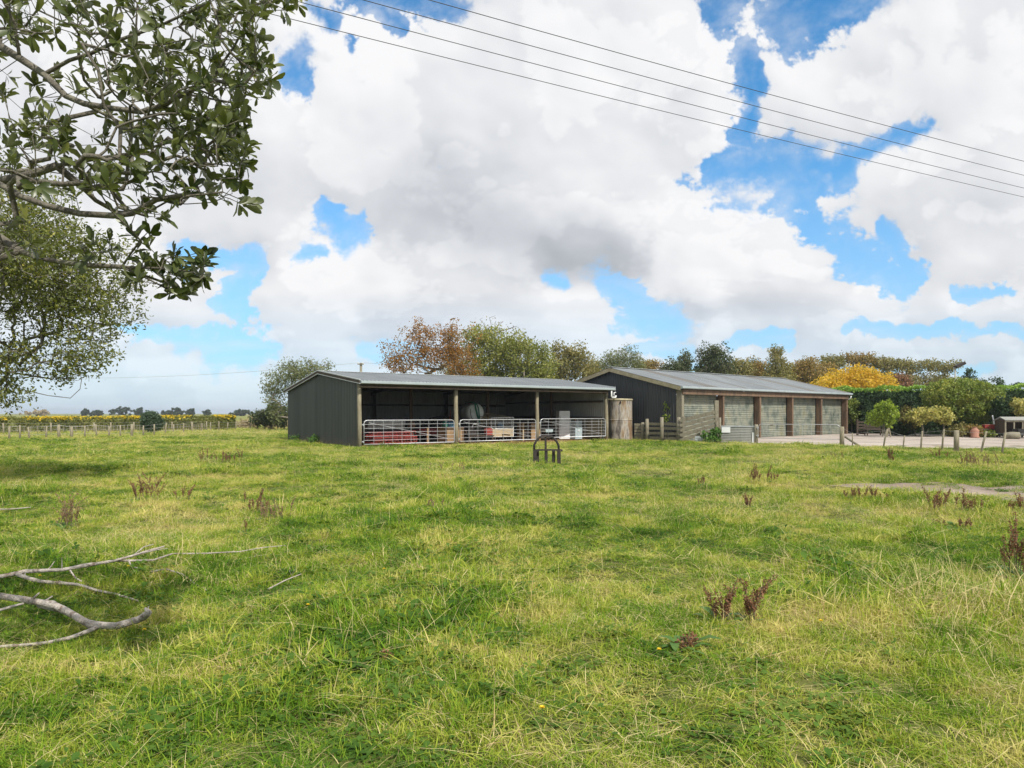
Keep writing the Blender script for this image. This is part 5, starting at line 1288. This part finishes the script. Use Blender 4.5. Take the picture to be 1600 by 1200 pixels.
b = MB(); sk.mesh(b, .0019, 2.05, 9, .17, 5); b.build('trunk', M['bark'], nt_, True)
LB, LD, LU = [], [], []
kid = set(sk.par); term = [i for i in range(len(sk.p)) if i not in kid]
def rosette(c, d, n_):
    for k in range(n_):
        a = rs.uniform(0, 2*PI); th = math.radians(rs.uniform(22, 82)); o_ = np.cross(d, rs.normal(size=3)); o_ /= np.linalg.norm(o_)
        q = d*math.cos(th) + o_*math.sin(th); q /= np.linalg.norm(q)
        LB.append(c - d*rs.uniform(0,.035)); LD.append(q); LU.append(d*math.sin(th) - o_*math.cos(th) + np.array([0,0,.25]))
for i in term:
    c = sk.p[i]; d = c - sk.p[sk.par[i]]; d /= np.linalg.norm(d)+1e-9; d[2] += .25; d /= np.linalg.norm(d); rosette(c, d, rs.integers(6, 11))
for i in range(len(sk.p)):
    if i not in term and sk.rad[i] < .0045 and sk.par[i] > 0 and rs.random() < .55:
        d = sk.p[i] - sk.p[sk.par[i]]; d /= np.linalg.norm(d)+1e-9; rosette(sk.p[i], d, rs.integers(1, 4))
LB, LD, LU = map(np.array, (LB, LD, LU)); ln = rs.uniform(.04,.084,len(LB)); V, F = leaves6(LB, LD, LU, ln, ln*rs.uniform(.32,.44,len(LB)))
mesh_obj('crown', V, F, M['near_leaf'], nt_)

# second tree of the same kind, farther along
Y2 = 15.5; rs = np.random.default_rng(9)
e = empty('broadleaf_tree', (-14.6, Y2, 0)); tag(e, 'second spreading tree of small leaves behind the near boughs at the left edge', 'tree', 'spreading trees on the left')
def lb2(x0,y0,x1,y1,Y,n_): c = P((x0+x1)/2,(y0+y1)/2,Y); return (c.x+14.6, Y-Y2, c.z, (x1-x0)/2*Y/FPX, min((x1-x0)/2*Y/FPX, 2.6), (y1-y0)/2*Y/FPX, n_)
LB2 = [lb2(-420,240,60,560,16,380),lb2(-60,250,120,420,15,190),(*lb2(-120,290,130,480,14.6,420),),lb2(-60,340,215,500,15,420),lb2(0,420,222,540,15.4,300),lb2(-150,520,120,600,15,240),lb2(60,520,175,585,14.8,70),lb2(-60,590,48,640,14.5,60),lb2(-320,300,40,560,18,260)]
tips = []
for l in LB2:
    for _ in range(l[6]):
        d = rs.normal(size=3); d /= np.linalg.norm(d); r = rs.random()**.42 * (1+.3*mn.noise(Vector(tuple(d*2+l[0]))))
        tips.append(np.array([l[0]+d[0]*r*l[3], l[1]+d[1]*r*l[4], l[2]+d[2]*r*l[5]]))
sk = Skel(); tp = sk.path([(0,0,-.1),(.1,0,.8),(.0,.1,1.7)])
def pl2(lst, par): return sk.path([np.array(P(a,b_,c)) - np.array([-14.6,Y2,0]) for a,b_,c in lst], par)
pl2([(-150,470,15.3),(-60,500,15.1),(0,534,15),(60,536,15),(105,538,15),(135,522,15)], tp)
pl2([(-160,540,15.2),(-60,575,15),(0,598,14.8),(40,610,14.8),(75,618,14.8),(110,622,14.8),(125,608,14.8),(128,590,14.8)], tp)
pl2([(-180,420,15.6),(-80,380,15.4),(20,360,15.2),(110,350,15)], tp)
pl2([(-160,440,15.6),(-60,430,15),(60,440,14.8),(150,450,14.8)], tp)
sk.attach(tips, rs, wob=.09, seg=.35, up=.03)
b = MB(); sk.mesh(b, .0055, 2.1, 8, .24, 4); b.build('trunk', M['bark'], e, True)
tips = np.array(tips); C = np.repeat(tips, 18, 0); C = C + rs.normal(size=C.shape)*.105*rs.uniform(.5,1.3,(len(C),1))
D = rs.normal(size=C.shape); D /= np.linalg.norm(D,axis=1,keepdims=True)
U = rs.normal(size=C.shape)+np.array([0,0,1.0])
Sd = np.cross(D,U); Sd /= np.linalg.norm(Sd,axis=1,keepdims=True); l_ = rs.uniform(.06,.115,(len(C),1))
V = np.stack([C, C+D*l_*.55-Sd*l_*.22, C+D*l_, C+D*l_*.55+Sd*l_*.22], 1)
quads_obj('crown', V, M['mid_leaf'], e)

# ------------------------------------------------------------------ fallen dead branches
def gp(px, py, z): 
    p_ = G(px, py, z); return Vector((p_.x, p_.y, z + hgt(p_.x, p_.y)))
def dead(name, label, runs, seed):
    rr = random.Random(seed); o = gp(*runs[0][0][0]) ; e = empty(name, (o.x,o.y,0)); tag(e, label, 'dead branch', None)
    for k, (pts, r0, r1) in enumerate(runs):
        q = [gp(*p_) - Vector((o.x,o.y,0)) for p_ in pts]; fine = []; 
        for i in range(len(q)-1):
            n_ = max(2, int((q[i+1]-q[i]).length/.06))
            for j in range(n_): fine.append(q[i].lerp(q[i+1], j/n_))
        fine.append(q[-1]); m_ = len(fine); pts_ = []; rads_ = []
        for i, f_ in enumerate(fine):
            a = i/(m_-1); r_ = (r0*(1-a)+r1*a)*(1+.10*mn.noise(Vector((i*.9, k, seed)))+.08*mn.noise(Vector((i*.25, k, seed)))+(.30 if rr.random() < .05 else 0))*(.76)
            w_ = r_*1.7; pts_.append(f_ + Vector((0, mn.noise(Vector((i*.13,3,seed)))*w_*.7 + mn.noise(Vector((i*.8,5,seed)))*r_*.18, mn.noise(Vector((i*.13,9,seed+k)))*w_*.7))); rads_.append(r_)
        b = MB(); b.tube(pts_, rads_, 9)
        for _ in range(max(1, m_//14) if m_ > 5 else 0):
            i = rr.randrange(2, m_-1); a = pts_[i]; d_ = Vector((rr.uniform(-.6,1), rr.uniform(-.8,.8), rr.uniform(.1,1))).normalized(); l_ = rads_[i]*rr.uniform(1.8,6)
            b.tube([a, a+d_*l_*.5, a+d_*l_+Vector((0,0,l_*.15))], [rads_[i]*.5, rads_[i]*.32, rads_[i]*.2], 6)
        b.build('trunk' if k == 0 else 'side_limb', M['dead'], e, True)
    return e
dead('fallen_branch', 'long forked bleached dead branch lying in the grass, the farther one', [
 ([(-120,905,.05),(0,897,.07),(39,889,.09),(97,886,.10),(130,879,.12),(179,871,.14),(208,864,.15),(234,857,.17),(257,850,.20)], .034, .013),
 ([(179,871,.13),(240,871,.10),(270,860,.11),(325,858,.12),(374,855,.12),(412,850,.12),(446,847,.12)], .015, .005),
 ([(26,893,.08),(65,902,.06),(123,905,.05),(150,909,.05),(182,912,.04),(216,920,.03)], .024, .010),
 ([(201,870,.13),(205,879,.08),(216,883,.06),(231,887,.05)], .011, .006),
 ([(236,886,.06),(260,882,.07),(285,887,.05),(305,897,.04),(325,907,.02)], .011, .007),
 ([(205,866,.14),(225,850,.20),(240,846,.22)], .012, .005),([(215,862,.15),(245,856,.2),(262,853,.22)], .010, .004),([(108,884,.10),(118,897,.05),(128,902,.03)], .011, .007)], 2)
dead('fallen_branch', 'thick bleached dead limb with a knobby broken end, nearest the camera', [
 ([(-90,918,.14),(0,923,.13),(39,926,.12),(81,933,.11),(114,947,.10),(130,955,.09),(146,960,.08),(182,962,.07),(200,958,.08),(214,955,.08),(225,950,.10),(233,942,.12)], .036, .034),
 ([(150,966,.07),(107,980,.05),(70,987,.04),(42,990,.03),(-5,994,.02)], .020, .012),
 ([(-20,950,.08),(0,944,.09),(36,934,.11)], .016, .012),([(60,936,.07),(90,942,.06),(114,950,.07)], .022,.018),
 ([(222,952,.09),(230,946,.16),(226,938,.19)], .034, .012)], 5)
dead('fallen_stick', 'short pale stick with a dark sprig lying in the grass', [([(419,910,.03),(445,900,.05),(471,891,.08)], .010, .006),([(455,896,.06),(458,888,.12),(462,882,.16)], .004, .002),([(456,893,.07),(452,885,.13)], .003, .002)], 7)
dead('fallen_stick', 'pale straight stick lying at the left edge in the long grass', [([(-20,790,.06),(15,790,.08),(48,789,.06)], .016, .010),([(10,790,.08),(22,786,.16)], .006,.003)], 8)
dead('fallen_stick', 'thin pale twig lying just beyond the tip of the long dead branch', [([(370,868,.04),(395,864,.05),(416,862,.06)], .006, .003),([(395,864,.05),(402,860,.09)], .003,.002)], 9)
dead('dark_stick', 'dark crooked stick lying on the dirt before the middle bay', [([(790,699,.03),(800,700,.05),(808,703,.02)], .03, .015),([(800,700,.05),(805,698,.1)], .012,.006)], 10)

# ------------------------------------------------------------------ dock weeds
def dock(label, px, py, h, nst, spread, mat='dock', leaves=8, seed=1, dens=1.0, lean=.16):
    r_ = np.random.default_rng(seed); p_ = ground_at(px, py); e = empty('dock_weed', tuple(p_)); tag(e, label, 'weed', 'dead dock weeds in the grass')
    b = MB(); C = []
    for k in range(nst):
        a = r_.uniform(0, 2*PI); bx_, by_ = math.cos(a)*spread*r_.random()**.6, math.sin(a)*spread*.6*r_.random(); hh = h*r_.uniform(.45,1.05)
        dx, dy = r_.normal()*lean*hh, r_.normal()*lean*hh
        pts_ = [Vector((bx_+dx*f_*f_, by_+dy*f_*f_, hh*f_)) for f_ in np.linspace(0,1,6)]
        b.tube(pts_, [.004,.0035,.0035,.003,.0025,.002], 5)
        n_ = int(95*dens*hh/.4)
        for j in range(n_):
            f_ = .35 + .65*r_.random(); q = np.array([bx_+dx*f_*f_, by_+dy*f_*f_, hh*f_]); C.append(q + r_.normal(size=3)*.011*(1.5-f_*.7))
        for s_ in range(4):
            f0 = r_.uniform(.3,.7); q0 = np.array([bx_+dx*f0*f0, by_+dy*f0*f0, hh*f0]); a2 = r_.uniform(0,2*PI); dd = np.array([math.cos(a2)*.35, math.sin(a2)*.35, 1])*hh*r_.uniform(.15,.32)
            b.tube([Vector(q0), Vector(q0+dd)], [.003,.0015], 4)
            for j in range(int(n_*.22)): C.append(q0 + dd*r_.uniform(.2,1) + r_.normal(size=3)*.008)
    b.build('stem', M['twig'], e); quads_obj('seed_heads', leaf_quads(np.array(C), .017, .8, r_), M[mat], e)
    if leaves:
        n_ = leaves; a = r_.uniform(0, 2*PI, n_); D = np.stack([np.cos(a), np.sin(a), r_.uniform(.25,.9,n_)], 1); D /= np.linalg.norm(D,axis=1,keepdims=True)
        B_ = r_.normal(size=(n_,3))*spread*.4; B_[:,2] = .01; ln_ = r_.uniform(.10,.20,n_); V, F = leaves6(B_, D, np.tile([0,0,1.0],(n_,1)), ln_, ln_*.33, .35); mesh_obj('leaves', V, F, M['weed_leaf'], e)
DK = [(228,786,.48,5,.25,'dock','tall cluster of red brown dock stalks, left of centre back'),(285,784,.34,2,.15,'dock','pair of small dock stalks right of the tall cluster'),
 (105,824,.46,6,.20,'drydock','branching dry brown weed in the shadow at the left edge'),(383,786,.34,1,.04,'dock','single dock stalk above the dry brown patch'),(408,800,.36,3,.2,'dock','dock stalks behind the dry brown patch'),
 (430,812,.34,6,.32,'drydock','wide dry brown patch of dock stalks in pale grass'),(384,828,.30,1,.03,'dock','single upright dock stalk left of the dry brown patch'),
 (678,800,.20,3,.15,'drydock','faint low brown weed in the middle of the field'),(1095,766,.26,2,.08,'dock','small paired dock stalk in the field before the ramp'),(1194,760,.40,6,.35,'dock','broad dark dock clump nearest the iron panel'),
 (1168,800,.28,3,.12,'dock','small dock clump right of centre in open grass'),(1352,780,.26,7,.45,'dock','low spreading dock clump at the left end of the bare gravel'),(1478,797,.36,7,.5,'dock','sprawling reddish dock clump in the bare gravel'),
 (1520,797,.24,3,.2,'dock','small leaning dock clump right of the sprawling one'),(1596,800,.30,6,.3,'dock','dock clump at the right edge by the gravel'),(1490,822,.18,4,.3,'dock','low dark weed just in front of the sprawling dock clump'),
 (1582,902,.56,3,.09,'dock','tall narrow dock stalks at the right edge, largest there'),(1600,908,.36,2,.05,'dock','dock stalk cut by the right edge'),(1124,985,.31,4,.08,'dock','dark red dock stalks, left clump of the near pair'),
 (1175,987,.32,3,.03,'dock','dark red upright dock stalk, right one of the near pair'),(1065,1030,.10,4,.10,'dock','low dark weed tuft below the near pair of docks'),(602,1035,.11,3,.06,'dock','small brown sprig in the near grass left of centre'),
 (1395,722,.5,4,.2,'dock','dock stalks by the leaning fence posts, left ones'),(1472,716,.35,4,.3,'dock','dark dock clump at the foot of a leaning post'),(1508,724,.4,4,.3,'dock','dock clump right of the thick fence post'),(1540,728,.5,9,.8,'drydock','wide pale brown weed patch below the last leaning posts'),
 (1310,718,.3,3,.3,'drydock','pale brown weeds right of the gravel gate'),(330,724,.45,4,.5,'dock','brown stalks far out in the left field, left ones'),(362,724,.5,5,.4,'dock','brown stalks far out in the left field, right ones'),(700,735,.3,4,.6,'drydock','faint brown stalks before the first gate')]
for k, (px, py, h_, n_, sp2, mt, lb) in enumerate(DK): dock(lb, px, py, h_*1.08, n_ if n_ < 2 else int(n_*2.2), sp2, mt, 10 if py > 750 else 5, 200+k, 1.0 if mt == 'dock' else .45, .22 if mt == 'dock' else .34)

# ------------------------------------------------------------------ grass
def blades(r_, n, rad, h0, h1, w, lean, droop):
    a = r_.uniform(0,2*PI,n); rr = rad*np.sqrt(r_.random(n)); bx_, by_ = rr*np.cos(a), rr*np.sin(a)
    h = r_.uniform(h0,h1,n); la = r_.uniform(0,2*PI,n); ln = np.abs(r_.normal(size=n))*lean*h; wa = r_.uniform(0,2*PI,n); ww = w*r_.uniform(.6,1.4,n)
    V = []; 
    for f_, wf in ((0,.8),(.35,1.0),(.7,.7),(1.0,.0)):
        x = bx_ + np.cos(la)*ln*f_**1.7; y = by_ + np.sin(la)*ln*f_**1.7; z = h*(f_ - droop*f_**3*np.minimum(ln/h,1.2)) - .01
        if wf: V += [np.stack([x-np.cos(wa)*ww*wf/2, y-np.sin(wa)*ww*wf/2, z],1), np.stack([x+np.cos(wa)*ww*wf/2, y+np.sin(wa)*ww*wf/2, z],1)]
        else: V.append(np.stack([x,y,z],1))
    V = np.stack(V,1).reshape(-1,3); b_ = np.arange(n)*7; F = []
    for i in b_: F += [(i,i+1,i+3,i+2),(i+2,i+3,i+5,i+4),(i+4,i+5,i+6)]
    return V, F
gc = bpy.data.collections.new('grass_tufts')
def tuft(k, parts):
    Vs, Fs, Ms = [], [], []; off = 0
    for V, F, mi in parts: Vs.append(V); Fs += [tuple(i+off for i in f) for f in F]; Ms += [mi]*len(F); off += len(V)
    me = bpy.data.meshes.new('grass_tuft'); me.from_pydata(np.vstack(Vs).tolist(), [], Fs)
    for m_ in ('grass','straw','clover'): me.materials.append(M[m_])
    me.polygons.foreach_set('material_index', Ms)
    o = bpy.data.objects.new('grass_tuft_%02d' % k, me); gc.objects.link(o)
r_ = np.random.default_rng(77)
NG = 9
for k in range(NG):
    tuft(k, [(*blades(r_, 80, .15, .03, .105 if k % 3 else .15, .0052, 1.1, .45), 0), (*blades(r_, 6, .15, .04, .12, .0035, 1.8, .6), 1)])
for k in range(NG, NG+4):   # drier
    tuft(k, [(*blades(r_, 44, .15, .03, .11, .0045, 1.2, .5), 0), (*blades(r_, 34, .15, .04, .13, .0034, 2.0, .7), 1)])
for k in range(NG+4, NG+6): # long pale stalks
    tuft(k, [(*blades(r_, 40, .15, .04, .14, .0042, 1.0, .5), 0), (*blades(r_, 5, .16, .16, .32, .0022, 1.3, .35), 1), (*blades(r_, 9, .16, .10, .22, .0026, 2.6, .9), 1)])
for k in range(NG+6, NG+8): # broad leaved ground weeds
    n_ = 46; a = r_.uniform(0,2*PI,n_); B_ = np.stack([r_.normal(size=n_)*.08, r_.normal(size=n_)*.08, r_.uniform(0,.05,n_)],1); D = np.stack([np.cos(a),np.sin(a),r_.uniform(.1,1.0,n_)],1); D /= np.linalg.norm(D,axis=1,keepdims=True)
    ln_ = r_.uniform(.02,.055,n_); V, F = leaves6(B_, D, np.tile([0,0,1.0],(n_,1)), ln_, ln_*.7, .2)
    tuft(k, [(V, F, 2), (*blades(r_, 26, .15, .04, .13, .004, 1.0, .5), 0)])
KI = NG+8
bands = [(1.6,6,135,1.0,1.0),(6,10,80,1.1,1.0),(10,18,40,1.25,1.05),(18,30,22,1.6,1.1),(30,50,12,2.1,1.15),(50,80,5.5,3.0,1.3)]
pts_, rot_, scl_, idx_ = [], [], [], []
def l1(x, y): return (x+6.94)*.814 + (y-31.5)*.581, -(x+6.94)*.581 + (y-31.5)*.814
def l2(x, y): return (x-9.41)*.762 + (y-39.4)*.648, -(x-9.41)*.648 + (y-39.4)*.762
for r0, r1, dn, sxy, sz in bands:
    xm = r1*.80+2; area = 2*xm*(r1-r0); n = int(area*dn)
    for _ in range(n):
        y = random.uniform(r0, r1); x = random.uniform(-xm, xm)
        if abs(x) > .80*y + 2: continue
        if y > 26:
            a, w_ = l1(x, y)
            if -.05 < a < 15.4 and -.25 - .5*max(0, mn.noise(Vector((a*.9,w_*.9,5)))) < w_ < 10.4: continue
            a, w_ = l2(x, y)
            if -.05 < a < 21 and -.3 < w_ < 9.8: continue
            if on_yard(x, y): continue
            if x > 24 and y > 40: continue
        k = 1.0
        if y < 20 and x > 4 and on_track(x, y):
            if mn.noise(Vector((x*.8, y*2.0, 4))) < -.03 or random.random() < .15: continue
            k = .7
        lush = mn.noise(Vector((x*.45, y*.45, 11))) + .6*mn.noise(Vector((x*1.7, y*1.7, 21)))
        dry = mn.noise(Vector((x*.30, y*.30, 31))) + .5*mn.noise(Vector((x*1.3, y*1.3, 41))) + (.75 if x < -17 and y > 41 + .25*(x+40) else 0)
        dry += .10 if x > 1.5 else (-.16 if y < 14 else 0); q = random.random()
        if dry > .36: i = random.choice([NG,NG+1,NG+2,NG+3,NG+4,NG+5]) if q < .75 else random.randrange(NG)
        elif dry > .0: i = random.randrange(NG+6) if q < .8 else random.randrange(NG)
        else: i = random.randrange(NG) if q < .74 else (NG+6+random.randrange(2) if q < .9 else NG+random.randrange(6))
        s_ = k*random.uniform(.65,1.2)*(1+1.0*max(-.55,min(lush,1.1)))
        pts_.append((x, y, hgt(x, y) - .005)); rot_.append((random.gauss(0,.12), random.gauss(0,.12), random.uniform(0,2*PI)))
        sh__ = max(s_, .95); scl_.append((sh__*sxy, sh__*sxy, s_*sz)); idx_.append(i)
me = bpy.data.meshes.new('grass'); me.from_pydata(pts_, [], [])
for nm, ty, dat in (('rot','FLOAT_VECTOR',rot_),('scl','FLOAT_VECTOR',scl_)):
    at_ = me.attributes.new(nm, ty, 'POINT'); at_.data.foreach_set('vector', np.array(dat, dtype=np.float32).ravel())
at_ = me.attributes.new('idx', 'INT', 'POINT'); at_.data.foreach_set('value', np.array(idx_, dtype=np.int32))
go_ = bpy.data.objects.new('grass', me); COL.objects.link(go_); tag(go_, 'rough green and straw coloured pasture grass', 'grass', None, 'stuff')
ng = bpy.data.node_groups.new('scatter_grass', 'GeometryNodeTree')
ng.interface.new_socket('Geometry', in_out='INPUT', socket_type='NodeSocketGeometry'); ng.interface.new_socket('Geometry', in_out='OUTPUT', socket_type='NodeSocketGeometry')
a_ = ng.nodes.new('NodeGroupInput'); z_ = ng.nodes.new('NodeGroupOutput')
ip = ng.nodes.new('GeometryNodeInstanceOnPoints'); ci = ng.nodes.new('GeometryNodeCollectionInfo'); ci.inputs['Collection'].default_value = gc; ci.inputs['Separate Children'].default_value = True; ci.inputs['Reset Children'].default_value = True
ip.inputs['Pick Instance'].default_value = True
def na(nm, ty): n_ = ng.nodes.new('GeometryNodeInputNamedAttribute'); n_.data_type = ty; n_.inputs['Name'].default_value = nm; return n_.outputs['Attribute']
mp = ng.nodes.new('GeometryNodeMeshToPoints')
ng.links.new(a_.outputs[0], mp.inputs['Mesh']); ng.links.new(mp.outputs[0], ip.inputs['Points']); ng.links.new(ci.outputs[0], ip.inputs['Instance'])
ng.links.new(na('idx','INT'), ip.inputs['Instance Index']); ng.links.new(na('rot','FLOAT_VECTOR'), ip.inputs['Rotation']); ng.links.new(na('scl','FLOAT_VECTOR'), ip.inputs['Scale'])
ng.links.new(ip.outputs[0], z_.inputs[0])
go_.modifiers.new('scatter', 'NODES').node_group = ng
print('tufts', len(pts_))

# dandelions
for k, (px, py) in enumerate(((481,966),(225,1000),(200,899),(847,1160),(1030,1062),(600,905),(1283,1010),(62,914))):
    p_ = ground_at(px, py); e = empty('dandelion', (p_.x,p_.y,p_.z)); tag(e, 'tiny yellow dandelion flower in the near grass', 'flower', 'yellow dandelions')
    b = MB(); b.tube([(0,0,0),(.005,0,.06),(0,.004,.12)], .0018, 5); b.build('stem', M['weed_leaf'], e)
    n_ = 26; a = np.linspace(0,2*PI*3,n_); D = np.stack([np.cos(a),np.sin(a),np.linspace(.2,1.4,n_)],1); D /= np.linalg.norm(D,axis=1,keepdims=True)
    V, F = leaves6(np.tile([0,0.004,.12],(n_,1)), D, np.tile([0,0,1.0],(n_,1)), np.full(n_,.016), np.full(n_,.006)); mesh_obj('petals', V, F, M['petal'], e)

# ------------------------------------------------------------------ air
HAZE = True
if HAZE:
    b = MB(); b.box(-3300,3300,-200,3300,-1.6,17); hz = b.build('haze', M['wire']); hm = bpy.data.materials.new('haze'); t = nt(hm)
    hv = N(t, 'ShaderNodeVolumePrincipled', inp={'Density': .00032, 'Anisotropy': .3}); hv.inputs['Color'].default_value = (.80,.88,1.0,1)
    L(t, hv.outputs[0], N(t, 'ShaderNodeOutputMaterial').inputs['Volume']); hz.data.materials.clear(); hz.data.materials.append(hm); tag(hz, kind='stuff', label='thin pale haze over the far fields')
